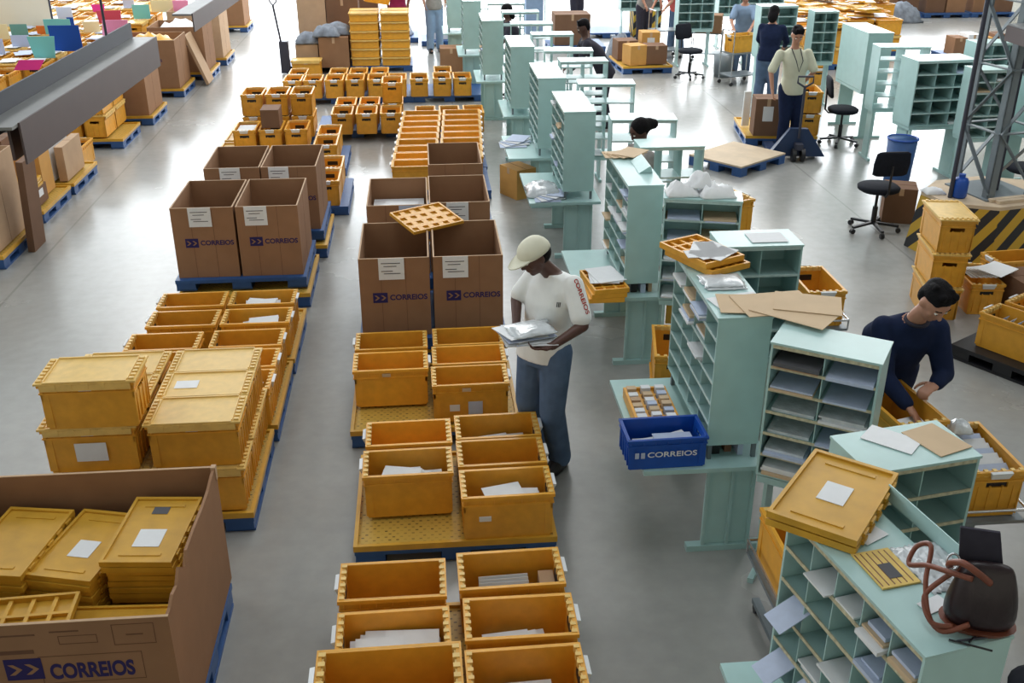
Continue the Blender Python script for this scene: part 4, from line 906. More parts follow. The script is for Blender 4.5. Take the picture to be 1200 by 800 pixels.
# ------------------------------------------------------------------ the leather bag
def bag():
    r = thing('leather_handbag', 'dark brown leather handbag with tan straps on the closest cabinet', 'bag', (1.75, 2.49, ZC), math.radians(-20))
    r.scale = (0.92, 0.92, 1.1)
    body = MB(); secs = []
    for z, w_, d_, ox in ((0.0, 0.10, 0.055, 0), (0.03, 0.125, 0.072, 0), (0.09, 0.12, 0.075, 0), (0.15, 0.105, 0.06, 0.0), (0.20, 0.085, 0.035, 0.0), (0.225, 0.07, 0.014, 0.0)):
        secs.append(((ox, 0, z+0.008), (w_, 0, 0), (0, d_, 0)))
    body.loft(secs, 24)
    o = body.build('bag_body', LEATH, r, True); sm = o.modifiers.new('s', 'SUBSURF'); sm.levels = 1; sm.render_levels = 1
    f = MB(); f.hexa([(-0.09, 0.03, 0.17), (0.06, 0.03, 0.17), (0.06, 0.045, 0.17), (-0.09, 0.045, 0.17)], [(-0.11, 0.05, 0.31), (0.02, 0.05, 0.31), (0.02, 0.062, 0.31), (-0.11, 0.062, 0.31)])
    f.build('bag_flap', CHAR, r)
    MB().loft([((0, 0, 0.0), (0.105, 0, 0), (0, 0.062, 0)), ((0, 0, 0.022), (0.13, 0, 0), (0, 0.08, 0))], 24).build('base_band', STRAP, r)
    def strap(pts, nm='strap', rr=0.009):
        P_ = [Vector(p) for p in pts]; out = []
        for i in range(len(P_)-1):
            p0, p1, p2, p3 = P_[max(i-1, 0)], P_[i], P_[i+1], P_[min(i+2, len(P_)-1)]
            for q in range(6):
                t = q/6; out.append(0.5*((2*p1)+(-p0+p2)*t+(2*p0-5*p1+4*p2-p3)*t*t+(-p0+3*p1-3*p2+p3)*t**3))
        out.append(P_[-1]); MB().tube(out, rr, 8).build(nm, STRAP, r, True)
    strap([(-0.06, -0.06, 0.20), (-0.13, -0.02, 0.19), (-0.19, 0.05, 0.16), (-0.24, 0.11, 0.12), (-0.22, 0.14, 0.17), (-0.18, 0.10, 0.20), (-0.19, 0.02, 0.12), (-0.17, -0.05, 0.04), (-0.12, -0.08, 0.012), (-0.04, -0.075, 0.05)])
    strap([(-0.08, 0.02, 0.19), (-0.14, 0.0, 0.15), (-0.19, -0.01, 0.08), (-0.16, -0.07, 0.03), (-0.09, -0.07, 0.03)])
    strap([(0.0, -0.05, 0.19), (-0.05, -0.07, 0.23), (-0.10, -0.04, 0.24), (-0.13, 0.01, 0.20), (-0.10, 0.03, 0.16), (-0.07, 0.0, 0.15)], 'strap', 0.011)
    ring = [(-0.115+0.022*math.cos(a_), 0.02+0.01*math.sin(a_), 0.205+0.022*math.sin(a_)) for a_ in [2*PI*i/16 for i in range(17)]]
    MB().tube(ring, 0.004, 6).build('buckle_ring', CHROME, r, True)
bag()

# ------------------------------------------------------------------ trolleys, chairs
trolley((3.03, 4.68, 0), PI/2, 'grey wheeled stand holding the full yellow tray, right of the small cabinet')
TK_B.put((3.03, 4.68, 0.463), PI/2, 'yellow tray heaped with letters on the grey wheeled stand')
for i in range(7): mail((3.03, 4.50+0.05*i, 0.69+0.002*i), (0.5, 0, 0.05), 'letter heaped in the tray on the wheeled stand by the small cabinet', 'letters in the wheeled stand tray', (0.23, 0.12), i % 3 == 0)
crumpled('plastic_mail_bag', (3.0, 4.84, 0.775), (0.13, 0.12, 0.07), FILM, 'clear plastic bag on the full tray of the wheeled stand', 'bag', seedv=44)
trolley((3.02, 7.2, 0), PI/2, 'grey wheeled stand holding the upright yellow tray beyond the cabinets')
TK_B.put((3.02, 7.2, 0.463), PI/2, 'single yellow tray on the wheeled stand beyond the cabinets')
trolley((2.655, 4.92, 0), math.radians(97), 'grey wheeled stand in front of the navy-sweatered man', h=0.64, w_=0.62, d_=0.38)
TK_B.put((2.655, 4.92, 0.643), math.radians(97), 'open yellow tray the navy-sweatered man is reaching into')
for i in range(5): mail((2.63+0.01*i, 4.72+0.02*i, 0.80+0.01*i), (0.2, 0, 0.3), 'white letter under the reaching hand in the tray', 'letters in the reached tray')
TK_R.put((3.38, 4.06, 0.0), math.radians(62), 'yellow tray on the floor at the right picture edge')
def chair(loc, rz, label, group=None, foot_ring=False):
    r = thing('office_chair', label, 'chair', loc, rz, group)
    st = MB(); n = 20
    for z, s_ in ((0.47, 0.92), (0.485, 1.0), (0.515, 1.0), (0.53, 0.9)): pass
    st.loft([((0, 0, 0.46), (0.19, 0, 0), (0, 0.18, 0)), ((0, 0, 0.475), (0.215, 0, 0), (0, 0.205, 0)), ((0, 0, 0.51), (0.22, 0, 0), (0, 0.21, 0)), ((0, 0, 0.53), (0.19, 0, 0), (0, 0.18, 0))], 24)
    st.build('seat', FABR, r, True)
    bk = MB(); bk.loft([((0, 0.20, 0.68), (0.15, 0, 0), (0, 0.02, 0)), ((0, 0.205, 0.70), (0.19, 0, 0), (0, 0.032, 0)), ((0, 0.225, 0.82), (0.20, 0, 0), (0, 0.035, 0)), ((0, 0.24, 0.93), (0.185, 0, 0), (0, 0.03, 0)), ((0, 0.24, 0.95), (0.15, 0, 0), (0, 0.018, 0))], 24)
    bk.build('backrest', FABR, r, True)
    MB().tube([(0, 0.02, 0.45), (0, 0.2, 0.45), (0, 0.25, 0.5), (0, 0.255, 0.8)], 0.013, 8).build('back_support', BLACK, r)
    MB().cyl(0, 0, 0.09, 0.28, 0.028).cyl(0, 0, 0.28, 0.46, 0.016).build('gas_column', BLACK, r)
    for i in range(5):
        a_ = 2*PI*i/5+0.3; x, y = math.cos(a_)*0.27, math.sin(a_)*0.27
        MB().bar((0, 0, 0.10), (x, y, 0.075), 0.035, 0.025).build('base_arm', BLACK, r)
        MB().tube([(x-0.02*math.sin(a_), y+0.02*math.cos(a_), 0.03), (x+0.02*math.sin(a_), y-0.02*math.cos(a_), 0.03)], 0.028, 10).build('caster', BLACK, r)
    return r
chair((4.90, 10.34, 0), PI, 'black office chair facing away, left of the striped column base')
chair((5.93, 14.0, 0), math.radians(80), 'black office chair beside the far mint cabinets, under a cabinet corner')
chair((6.9, 10.9, 0), math.radians(-60), 'black office chair behind the lattice column at the right edge')
chair((2.62, 3.05, 0.0), math.radians(-100), 'black chair behind the leather bag at the right edge')

# ------------------------------------------------------------------ lattice column with striped base
def column():
    cx, cy, rz = 5.85, 9.80, math.radians(12)
    r = thing('column_base', 'black and yellow striped base around the grey lattice column', 'column base', (cx, cy, 0), rz)
    n = 8; mb = MB(); rb, rt, hb = 0.83, 0.74, 0.56
    peri = 0; runs = []
    for i in range(n):
        a0, a1_ = 2*PI*(i+0.5)/n, 2*PI*(i+1.5)/n
        e_ = 2*rb*math.sin(PI/n)
        sx_ = 1.0; sy_ = 0.72
        mb.add([(rb*math.cos(a0)*sx_, rb*math.sin(a0)*sy_, 0), (rb*math.cos(a1_)*sx_, rb*math.sin(a1_)*sy_, 0), (rt*math.cos(a1_)*sx_, rt*math.sin(a1_)*sy_, hb), (rt*math.cos(a0)*sx_, rt*math.sin(a0)*sy_, hb)], [(0, 1, 2, 3)])
        L_ = e_*(sx_*abs(math.sin((a0+a1_)/2))+sy_*abs(math.cos((a0+a1_)/2)))
        runs += [peri, peri+L_, peri+L_*0.97, peri+L_*0.03]; peri += L_
    mb.run = runs
    mb.build('striped_wall', HAZ, r)
    top = MB(); vs = [(rt*math.cos(2*PI*(i+0.5)/n), 0.72*rt*math.sin(2*PI*(i+0.5)/n), hb) for i in range(n)]
    top.add(vs+[(v[0], v[1], hb+0.035) for v in vs], [tuple(range(n))[::-1], tuple(range(n, 2*n))]+[(i, (i+1) % n, n+(i+1) % n, n+i) for i in range(n)])
    top.build('base_cap', WOOD, r)
    z0 = hb+0.036
    for i, (y, x0, x1) in enumerate(((-0.40, -0.25, 0.55), (-0.33, -0.3, 0.6))):
        flat(MB().box(x0, -0.03, 0, x1, 0.03, 0.03), 'wooden_batten', WOOD, 'pale wooden batten on the striped base, %s of two' % ('nearer', 'farther')[i], 'batten', loc=(cx+0.1, cy+y+0.03, z0+0.001), rz=rz)
    t = thing('lattice_column', 'grey steel lattice column rising from the striped base', 'column', (cx+0.02, cy+0.02, z0), rz)
    H_ = 8.49-z0; s_ = 0.27
    cs = [(-s_, -s_), (s_, -s_), (s_, s_), (-s_, s_)]
    for (x, y) in cs:
        lg = MB(); e_ = 0.085; q = 0.014; sx_, sy_ = (1 if x < 0 else -1), (1 if y < 0 else -1)
        lg.box(x, y, 0, x+sx_*e_, y+sy_*q, H_); lg.box(x, y, 0, x+sx_*q, y+sy_*e_, H_); lg.build('corner_leg', STEEL, t)
    st = 0.62; nlev = 8
    for lv in range(nlev):
        za, zb = 0.05+lv*st, 0.05+(lv+1)*st
        for i in range(4):
            a_, b_ = cs[i], cs[(i+1) % 4]
            MB().bar((a_[0], a_[1], zb), (b_[0], b_[1], zb), 0.05, 0.012).build('tie_bar', STEEL, t)
            p_, q_ = (a_, b_) if lv % 2 else (b_, a_)
            MB().bar((p_[0], p_[1], za), (q_[0], q_[1], zb), 0.045, 0.012).build('diagonal_brace', STEEL, t)
    MB().box(-s_-0.05, -s_-0.05, 0, s_+0.05, s_+0.05, 0.014).build('base_plate', STEEL, t)
    MB().box(-0.05, -0.05, 0, 0.05, 0.05, H_).build('inner_post', DARKST, t)
    # thin pole and white tube beside the column
    flat(MB().cyl(0, 0, 0, 8.49-z0, 0.022), 'conduit_pole', DARKST, 'thin dark pole standing beside the lattice column', 'pole', loc=(5.33, 9.62, z0))
    bm_ = thing('steel_beam', 'brown-sided steel beam running forward from the lattice column', 'beam', (5.64, 0, 0))
    MB().box(-0.17, 5.6, 2.32, 0.17, 9.43, 2.335).build('top_plate', GREYP, bm_)
    MB().box(-0.18, 5.6, 2.18, -0.165, 9.43, 2.319).build('side_plate', BROWNP, bm_); MB().box(0.165, 5.6, 2.18, 0.18, 9.43, 2.319).build('side_plate', BROWNP, bm_)
    bt_ = thing('water_bottle', 'blue plastic jug standing on the striped base', 'jug', (5.42, 9.62, z0))
    MB().tube([(0, 0, 0.001), (0, 0, 0.02), (0, 0, 0.17), (0, 0, 0.2), (0, 0, 0.215)], [0.06, 0.075, 0.075, 0.06, 0.03], 20).build('jug_body', BLUET, bt_, True)
    MB().cyl(0, 0, 0.215, 0.245, 0.033).build('jug_cap', BLUET, bt_)
    crumpled('crumpled_paper', (5.24, 9.80, z0+0.001), (0.2, 0.18, 0.06), WHITE, 'crumpled white plastic beside the blue jug on the striped base', 'paper', seedv=51)
column()
def gantry():
    b = thing('steel_beam', 'brown-sided grey-topped steel beam crossing the upper left corner', 'beam', (-2.62, 7.0, 0), -0.028)
    y0, y1 = -0.25, 3.35
    MB().box(-0.21, y0, 2.16, 0.0, y1, 2.18).build('top_plate', GREYP, b)
    MB().box(0.0, y0+0.1, 1.91, 0.014, y1, 2.185).build('side_plate', BROWNP, b)
    MB().box(-0.225, y0-0.1, 2.06, -0.211, y1, 2.315).build('guard_plate', GUARD, b)
    MB().box(-0.12, y0+0.2, 1.91, -0.10, y1, 2.159).build('web_plate', BROWNP, b)
    for y in (2.6,): MB().cyl(-0.218, y, 2.316, 8.5, 0.012, 8).build('hanger_rod', DARKST, b)
gantry()
b2 = thing('steel_beam', 'far length of grey-topped steel beam at the top edge by the bins', 'beam', (-2.62, 7.0, 0), -0.028)
MB().box(-0.21, 4.9, 2.16, 0.0, 9.0, 2.18).build('top_plate', GREYP, b2); MB().box(0.0, 4.9, 1.99, 0.014, 9.0, 2.185).build('side_plate', BROWNP, b2); MB().cyl(-0.1, 8.2, 2.18, 8.5, 0.012, 8).build('hanger_rod', DARKST, b2)
# cartons and bins around the column
carton((5.34, 10.72, 0), (0.34, 0.34, 0.40), math.radians(-20), 'brown carton between black chair and striped base', m=CARDD, paper=False)
bt2 = thing('waste_bin', 'dark blue waste bin left of the lattice column', 'bin', (5.85, 11.9, 0)); 
MB().tube([(0, 0, 0), (0, 0, 0.02), (0, 0, 0.62)], [0.14, 0.15, 0.18], 20).build('bin_body', BLUE, bt2, True); MB().tube([(0.18*math.cos(2*PI*i/20), 0.18*math.sin(2*PI*i/20), 0.62) for i in range(21)], 0.012, 6).build('bin_rim', BLUET, bt2)
# yellow crate stack by the striped base
g = 'yellow crates stacked before the striped base'
for i in range(3):
    CK.put((4.58, 8.22, i*0.318), PI/2-0.22+0.03*i, 'yellow crate before the striped base, %s of the end-on stack' % ('bottom', 'middle', 'top')[i], g)
TK_B.put((5.0, 8.30, 0), PI/2-0.1, 'yellow crate right of the end-on stack before the striped base')
CARTY = MATS['yellow_cardboard']
carton((5.36, 8.12, 0.0), (0.30, 0.40, 0.34), 0.1, 'brown carton at the right edge beside the yellow crates', m=CARDD)
for i in range(7): mail((5.04+0.012*i, 8.30-0.02*i, 0.31+i*0.012), (0.05, 0.0, 0.1*i), 'white envelope in the sliding pile right of the crate stack', 'sliding pile of white envelopes', (0.32, 0.23))
TK_B.put((5.60, 8.72, 0.0), 0.1, 'yellow tray behind the brown carton at the right edge')
pk3 = pallet_kit(0.6, 0.9, deck=False, hh=0.12, name='plastic_pallet', m=BLACK); pk3.put((4.76, 7.02, 0), math.radians(32), 'black pallet under the tray of packed letters at the right edge')
TK_B.put((4.70, 7.06, 0.123), math.radians(122), 'yellow tray of packed letters on the black pallet')
for i in range(7):
    a_ = math.radians(122); dx = -0.2+i*0.062
    mail((4.70+dx*math.cos(a_), 7.06+dx*math.sin(a_), 0.30), (1.1, 0, a_+PI/2), 'white letter packed upright in the tray on the black pallet', 'packed letters on the black pallet', (0.23, 0.12), i % 2 == 0)
TK_B.put((5.02, 7.25, 0.123), math.radians(122), 'yellow tray behind the packed letters on the black pallet')
flat(MB().box(-0.06, -0.06, 0, 0.06, 0.06, 0.26), 'blue_container', BLUET, 'small blue container behind the yellowish cartons', 'container', loc=(4.98, 9.2, 0))

# ------------------------------------------------------------------ far right cabinets
def rcab(x, y, rz, w_, d_, cols, rows, lab, back=True, fill=0.1):
    cabinet((x, y, 0.70), rz, w_, d_, 0.79, cols, rows, lab, back=back, fill=fill, fdesc=lab.replace('mint ', '').split(',')[0]); wing_stand((x, y, 0), rz, w_, d_, 'stand under the '+lab.replace('mint ', '').split(',')[0])
rcab(6.62, 14.25, PI/2, 0.98, 0.36, 4, 6, 'far mint cabinet showing its plain end, beyond the office chair')
rcab(5.95, 13.12, math.radians(-3), 0.66, 0.30, 2, 5, 'far mint cabinet with gapped openings, behind the knobbed one', back=False)
rcab(6.00, 12.12, math.radians(4), 0.78, 0.42, 3, 5, 'far mint cabinet with a dent in its side, nearer the column')
rcab(6.42, 11.50, math.radians(2), 0.50, 0.30, 2, 6, 'mint cabinet just left of the lattice column')
rcab(7.6, 11.2, math.radians(95), 0.9, 0.32, 3, 6, 'mint cabinet seen through the lattice column')
rcab(7.35, 13.3, math.radians(0), 0.7, 0.32, 3, 5, 'mint cabinet far behind the lattice column')
rcab(5.62, 17.1, math.radians(0), 0.62, 0.32, 2, 5, 'mint cabinet behind the woman in navy')
rcab(6.28, 16.45, math.radians(-2), 0.40, 0.32, 2, 5, 'mint cabinet with the broad plain side, right of the navy woman')
rcab(4.95, 20.0, math.radians(0), 0.7, 0.32, 3, 5, 'mint cabinet behind the woman in pale blue')
rcab(6.3, 20.0, math.radians(0), 0.7, 0.32, 3, 5, 'mint cabinet in the far row, one behind the navy woman')
rcab(6.3, 22.0, math.radians(0), 0.7, 0.32, 3, 5, 'mint cabinet in the last row, with white top')
rcab(4.4, 23.0, math.radians(0), 0.9, 0.32, 4, 5, 'mint cabinet behind the person in coral')
rcab(3.0, 25.6, math.radians(0), 0.9, 0.32, 4, 5, 'mint cabinet in the far distance behind the striped bin')

# ------------------------------------------------------------------ pallets with parcels on the right
def pallet_jack(loc, rz, label):
    r = thing('pallet_jack', label, 'pallet jack', loc, rz)
    for x in (-0.36, 0.22): MB().box(x, 0.0, 0.05, x+0.14, 0.50, 0.10).build('fork', NAVYST, r)
    MB().hexa([(-0.38, -0.12, 0.05), (0.38, -0.12, 0.05), (0.38, 0.0, 0.05), (-0.38, 0.0, 0.05)], [(-0.12, -0.10, 0.42), (0.12, -0.10, 0.42), (0.12, -0.02, 0.42), (-0.12, -0.02, 0.42)]).build('hydraulic_housing', NAVYST, r)
    for x in (-0.06, 0.06): MB().tube([(x-0.025, -0.2, 0.09), (x+0.025, -0.2, 0.09)], 0.088, 18).build('steer_wheel', BLACK, r)
    MB().box(-0.05, -0.24, 0.16, 0.05, -0.1, 0.24).build('wheel_yoke', DARKST, r)
    MB().tube([(0, -0.13, 0.3), (0, -0.13, 1.0)], 0.018, 8).build('handle_shaft', DARKST, r)
    MB().tube([(0, -0.13, 0.98), (-0.10, -0.13, 1.04), (-0.10, -0.13, 1.12), (0.10, -0.13, 1.12), (0.10, -0.13, 1.04), (0, -0.13, 0.98)], 0.014, 8).build('handle_grip', DARKST, r)
    return r
PKR = pallet_kit(1.0, 1.15, deck=True)
PKR.put((5.14, 14.52, 0), math.radians(-8), 'blue pallet of cartons moved by the man in the cream shirt')
pallet_jack((5.06, 13.36, 0), math.radians(-8), 'dark blue pallet jack with wheels, steered by the cream-shirted man').scale = (1, 1, 1)
carton((4.86, 14.14, PZ+0.001), (0.36, 0.34, 0.52), math.radians(-8), 'brown carton on the jack pallet, beside the man', m=CARDD, paper=True)
flat(MB().box(-0.05, -0.02, 0, 0.05, 0.02, 0.5), 'white_board', WHITE, 'white board standing left of the brown carton on the jack pallet', 'board', loc=(4.72, 14.6, PZ+0.001))
TK_B.put((5.47, 14.2, PZ+0.001), math.radians(82), 'lower orange crate on the jack pallet, right of the handle')
TK_B.put((5.47, 14.2, PZ+0.318), math.radians(82), 'upper orange crate on the jack pallet, right of the handle')
TK_B.put((5.16, 14.55, PZ+0.001), math.radians(82), 'orange crate behind the handle on the jack pallet')
flat(MB().box(-0.12, -0.2, 0, 0.12, 0.2, 0.05), 'paper_pile', WHITE, 'white paper pile on the crate behind the jack handle', 'papers', loc=(5.16, 14.55, PZ+0.318))
wp = thing('pallet', 'empty blue pallet with pale plywood top on the bright floor', 'pallet', (4.18, 13.12, 0), math.radians(38))
MB().box(-0.5, -0.42, 0.118, 0.5, 0.42, 0.14).build('plywood_top', WOOD, wp)
b = MB(); b.box(-0.5, -0.42, 0.09, 0.5, 0.42, 0.1175)
for x in (-0.5, -0.07, 0.36):
    for y in (-0.42, -0.07, 0.28): b.box(x, y, 0, x+0.14, y+0.14, 0.09)
b.build('pallet_base', BLUE, wp)
PKF = pallet_kit(0.95, 1.2)
PKF.put((4.24, 19.95, 0), 0.05, 'blue pallet of cartons in the open floor beyond the mint rows')
carton((4.05, 19.6, PZ+0.001), (0.34, 0.34, 0.36), 0.3, 'yellowish carton at the near corner of the open-floor pallet', m=CARTY)
carton((4.46, 19.7, PZ+0.001), (0.40, 0.4, 0.34), 0.0, 'low brown carton on the open-floor pallet', m=CARDD)
carton((3.98, 20.2, PZ+0.001), (0.4, 0.4, 0.36), 0.1, 'brown carton at the back of the open-floor pallet', m=CARDD)
carton((4.46, 20.25, PZ+0.001), (0.36, 0.36, 0.5), 0.0, 'yellowish carton with white cover on the open-floor pallet', m=CARTY, paper=True)
crumpled('grey_mail_bag', (4.0, 20.9, 0), (0.5, 0.4, 0.55), GREYBAG, 'grey mail bag standing behind the open-floor pallet', 'bag', seedv=61)
hb = thing('striped_bin', 'black and yellow striped bin in the far distance', 'bin', (5.15, 23.9, 0))
b = MB(); b.box(-0.32, -0.25, 0, 0.32, 0.25, 0.75); b.run = [0, 0.64, 1.14, 0.5, 0, 0.64, 1.14, 0.5]; b.build('bin_wall', HAZ, hb); MB().box(-0.34, -0.27, 0.751, 0.34, 0.27, 0.79).build('bin_lid', GREYC, hb)
PB.put((3.3, 22.3, 0), 0.0, 'blue pallet under the brown carton by the blue post'); carton((3.2, 22.3, 0.115), (0.75, 0.6, 0.62), 0.0, 'large brown carton on the pallet by the blue post', m=CARDD)
flat(MB().box(-0.2, -0.2, 0, 0.2, 0.2, 2.2), 'blue_locker', LBLUE, 'tall pale blue locker in the far distance', 'locker', loc=(2.65, 24.5, 0))
pk4 = pallet_kit(1.1, 1.0, deck=False, hh=0.12, name='blue_plastic_pallet')
pk4.put((4.2, 24.0, 0), 0, 'blue pallet before the far striped bin')

def cart(loc, rz, label, what='tray'):
    r = thing('wheeled_cart', label, 'cart', loc, rz)
    MB().box(-0.3, -0.2, 0.55, 0.3, 0.2, 0.57).build('cart_shelf', STEEL, r); MB().box(-0.3, -0.2, 0.16, 0.3, 0.2, 0.18).build('cart_shelf', STEEL, r)
    for (x, y) in ((-0.28, -0.18), (0.28, -0.18), (0.28, 0.18), (-0.28, 0.18)):
        MB().cyl(x*1.04, y, 0.06, 0.62 if x > 0 else 0.95, 0.010, 8).build('cart_post', CHROME, r)
        MB().tube([(x, y-0.012, 0.035), (x, y+0.012, 0.035)], 0.034, 10).build('caster', BLACK, r)
    MB().tube([(-0.29, -0.18, 0.95), (-0.29, 0.18, 0.95)], 0.012, 8).build('push_handle', CHROME, r)
cart((5.72, 18.35, 0), math.radians(20), 'grey wheeled cart carrying a yellow crate, beside the navy woman')
TK_B.put((5.72, 18.35, 0.573), math.radians(20), 'yellow crate of letters on the cart beside the navy woman')
for i in range(4): mail((5.66+0.04*i, 18.35, 0.80+0.006*i), (0, 0, 0.35), 'pale letter in the crate on the cart beside the navy woman', 'letters in the far cart crate', (0.26, 0.18), True)
cart((5.72, 20.6, 0), math.radians(-20), 'grey wheeled cart carrying a brown carton, before the coral shirt')
carton((5.72, 20.55, 0.573), (0.5, 0.36, 0.34), math.radians(-20), 'brown carton on the wheeled cart before the coral shirt', m=CARD, paper=True)
cart((4.95, 21.0, 0), math.radians(10), 'empty grey wheeled cart, the farthest of the three')
flat(MB().tube([(0, 0, 0), (0, 0, 0.4)], [0.16, 0.19], 18), 'waste_bin', STEEL, 'round grey waste bin between the two loaded carts', 'bin', loc=(5.62, 19.0, 0), smooth=True)
chair((4.95, 18.9, 0), 0.5, 'office chair left of the loaded carts, in the distance')

# yellow heap at the top right: pallets piled with trays
rnd = random.Random(12)
cells = [(7.85, 19.9), (7.95, 21.05), (9.2, 21.2), (8.2, 22.2), (9.45, 22.35), (8.8, 23.4), (10.05, 23.5), (9.2, 24.6), (10.45, 24.7), (10.7, 25.9), (8.6, 25.8)]
for ci, (x, y) in enumerate(cells):
    nm_ = ['first', 'second', 'third', 'fourth', 'fifth', 'sixth', 'seventh', 'eighth', 'ninth', 'tenth', 'eleventh'][ci]
    PB.put((x, y, 0), rnd.uniform(-0.1, 0.1), 'blue pallet under the %s pile of the far yellow heap' % nm_)
    for i in range(2):
        for j in range(3):
            for k_ in range(2):
                (TK_B if k_ else CK).put((x-0.30+i*0.60, y-0.345+j*0.345, 0.112+k_*0.325), rnd.uniform(-0.012, 0.012),
                    'yellow tray in the %s pile of the far heap' % nm_, 'trays in the %s pile of the far heap' % nm_)
    for q in range(5):
        o = FT.put((x+rnd.uniform(-.3, .3), y+rnd.uniform(-.35, .35), 0.760+q*0.034), rnd.uniform(0, 3), 'folded yellow tray scattered on the %s far pile' % nm_, 'folded trays on the %s far pile' % nm_, rot=(rnd.uniform(-.03, .03), rnd.uniform(-.03, .03), rnd.uniform(0, 3)))
        mail((x+rnd.uniform(-.4, .4), y+rnd.uniform(-.4, .4), 0.745+q*0.002), (0, 0, rnd.uniform(0, 3)), 'white paper scattered on the %s far pile' % nm_, 'papers on the %s far pile' % nm_, (0.32, 0.23))
TK_B.put((7.1, 18.3, 0), PI/2, 'lower yellow crate standing alone before the far heap'); TK_B.put((7.1, 18.3, 0.31), PI/2, 'upper yellow crate standing alone before the far heap')
for i in range(3):
    PB.put((12.1+i*1.25, 26.4, 0), 0, 'blue pallet of the far back row, %s of three' % ('first', 'second', 'third')[i])
    for j in range(2): carton((11.83+i*1.25+j*0.55, 26.4, 0.115), (0.5, 0.7, 0.6+0.1*((i+j) % 2)), 0, 'brown carton on the %s far back pallet, %s' % (('first', 'second', 'third')[i], ('one side', 'other side')[j]), m=(CARD, CARDD)[(i+j) % 2])
crumpled('grey_mail_bag', (11.9, 25.4, 0), (0.9, 0.6, 0.5), GREYBAG, 'grey mail bag slumped before the far back pallets', 'bag', seedv=71)
PB.put((11.1, 20.3, 0), 0, 'blue pallet of small parcels beyond the lattice column')
for i in range(4): carton((10.75+i*0.27, 20.3, 0.115), (0.25, 0.4, 0.34+0.06*(i % 2)), 0, 'small parcel beyond the lattice column, %s of four' % ('first', 'second', 'third', 'last')[i], m=(CARD, WHITE, CARTY, CARDD)[i])

# ------------------------------------------------------------------ far centre
PB.put((-1.97, 20.6, 0), 0, 'blue pallet under the far brown bins and grey bags'); PB.put((-0.75, 20.5, 0), 0, 'blue pallet under the far block of lidded trays')
SH = closed_kit(); SH.name = 'lidded_mail_tray'
for c in range(2):
    for q in range(6):
        o = SH.put((-1.04+c*0.575, 20.15, 0.115+q*0.162), 0, 'shallow lidded yellow tray, %s of the far %s stack' % (('bottom', 'second', 'third', 'fourth', 'fifth', 'top')[q], ('left', 'right')[c]), 'shallow lidded trays in the far block'); o.scale = (1.0, 1.0, 0.5)
        if q == 5:
            for t_ in range(2): 
                p_ = SH.put((-1.04+c*0.575, 20.55, 0.115+q*0.162+t_*0.0), 0, 'shallow lidded tray on the back of the far %s stack' % ('left', 'right')[c], 'back trays of the far block') if t_ == 0 else None
                if p_: p_.scale = (1, 1, 0.5)
    flat(MB().box(-0.27, -0.16, 0, 0.27, 0.16, 0.80), 'lidded_mail_tray', YPL, 'hidden back stack of lidded trays behind the far %s stack' % ('left', 'right')[c], 'tray', loc=(-1.04+c*0.575, 20.55, 0.115))
TK_B.put((-0.85, 20.45, 1.26), 0.6, 'orange tray tipped on top of the far block of lidded trays').rotation_euler = (0.35, 0.2, 0.5)
carton((-1.62, 20.2, 0.115), (0.55, 0.6, 0.55), 0, 'brown carton under the grey bags beside the far tray block', m=CARD)
carton((-2.14, 20.3, 0.115), (0.42, 0.5, 0.40), 0, 'brown carton under the grey bags, at the aisle edge', m=CARDL)
carton((-2.1, 21.4, 0.0), (0.55, 0.6, 1.25), 0, 'tall brown carton behind the grey bags', m=CARDL); carton((-1.5, 21.4, 0.0), (0.62, 0.6, 1.35), 0, 'tall dark brown carton behind the far tray block', m=CARDD)
carton((-1.3, 22.6, 0.0), (0.9, 0.6, 1.9), 0, 'tallest brown carton at the far end of the middle column', m=CARDD); carton((-1.75, 22.6, 0.0), (0.0001+0.3, 0.5, 1.6), 0, 'narrow brown carton at the far end of the aisle', m=CARD) if False else None
for i, (x, y, z) in enumerate(((-2.1, 20.25, 0.53), (-1.75, 20.1, 0.68), (-1.55, 20.3, 0.68))): crumpled('grey_mail_bag', (x, y, z), (0.5, 0.45, 0.22), GREYBAG, 'grey canvas mail bag piled on the far cartons, %s' % ('at the aisle edge', 'in the middle', 'nearest the yellow trays')[i], 'bag', seedv=80+i)
o = SH.put((-2.12, 19.7, 0.0), 0, 'single lidded yellow tray on the floor before the grey bags')
pj = thing('pallet_jack', 'upright handle of a pallet jack left of the grey bags', 'pallet jack', (-2.55, 20.0, 0))
MB().tube([(0, 0, 0.2), (-0.12, -0.1, 1.25)], 0.02, 8).build('handle_shaft', DARKST, pj); MB().tube([(-0.12, -0.1, 1.25), (-0.17, -0.1, 1.32), (-0.17, -0.1, 1.42), (-0.05, -0.1, 1.42), (-0.05, -0.1, 1.32), (-0.12, -0.1, 1.25)], 0.014, 6).build('handle_grip', DARKST, pj)
MB().box(-0.08, -0.1, 0.02, 0.08, 0.1, 0.6).build('hydraulic_housing', DARKST, pj)
carton((0.58, 20.0, 0), (0.42, 0.45, 0.45), 0, 'open-topped brown carton behind the long tray row', m=CARD); 
for i in range(2): TK_B.put((0.98, 19.9, 0.31*i), PI/2, 'yellow tray beside the brown carton at the first mint desk, %s' % ('lower', 'upper')[i])
PB.put((0.62, 23.3, 0), 0, 'blue pallet near the standing person far away'); flat(MB().box(-0.3, -0.3, 0, 0.3, 0.3, 0.28), 'paper_parcel', WHITE, 'white parcel on the far blue pallet by the standing person', 'parcel', loc=(0.6, 23.3, 0.115))
PB.put((-0.62, 23.8, 0), 0, 'blue pallet under the far grey bag'); crumpled('grey_mail_bag', (-0.55, 23.8, 0.115), (0.8, 0.6, 0.3), GREYBAG, 'grey mail bag on the far pallet beside the maroon shirt', 'bag', seedv=90)

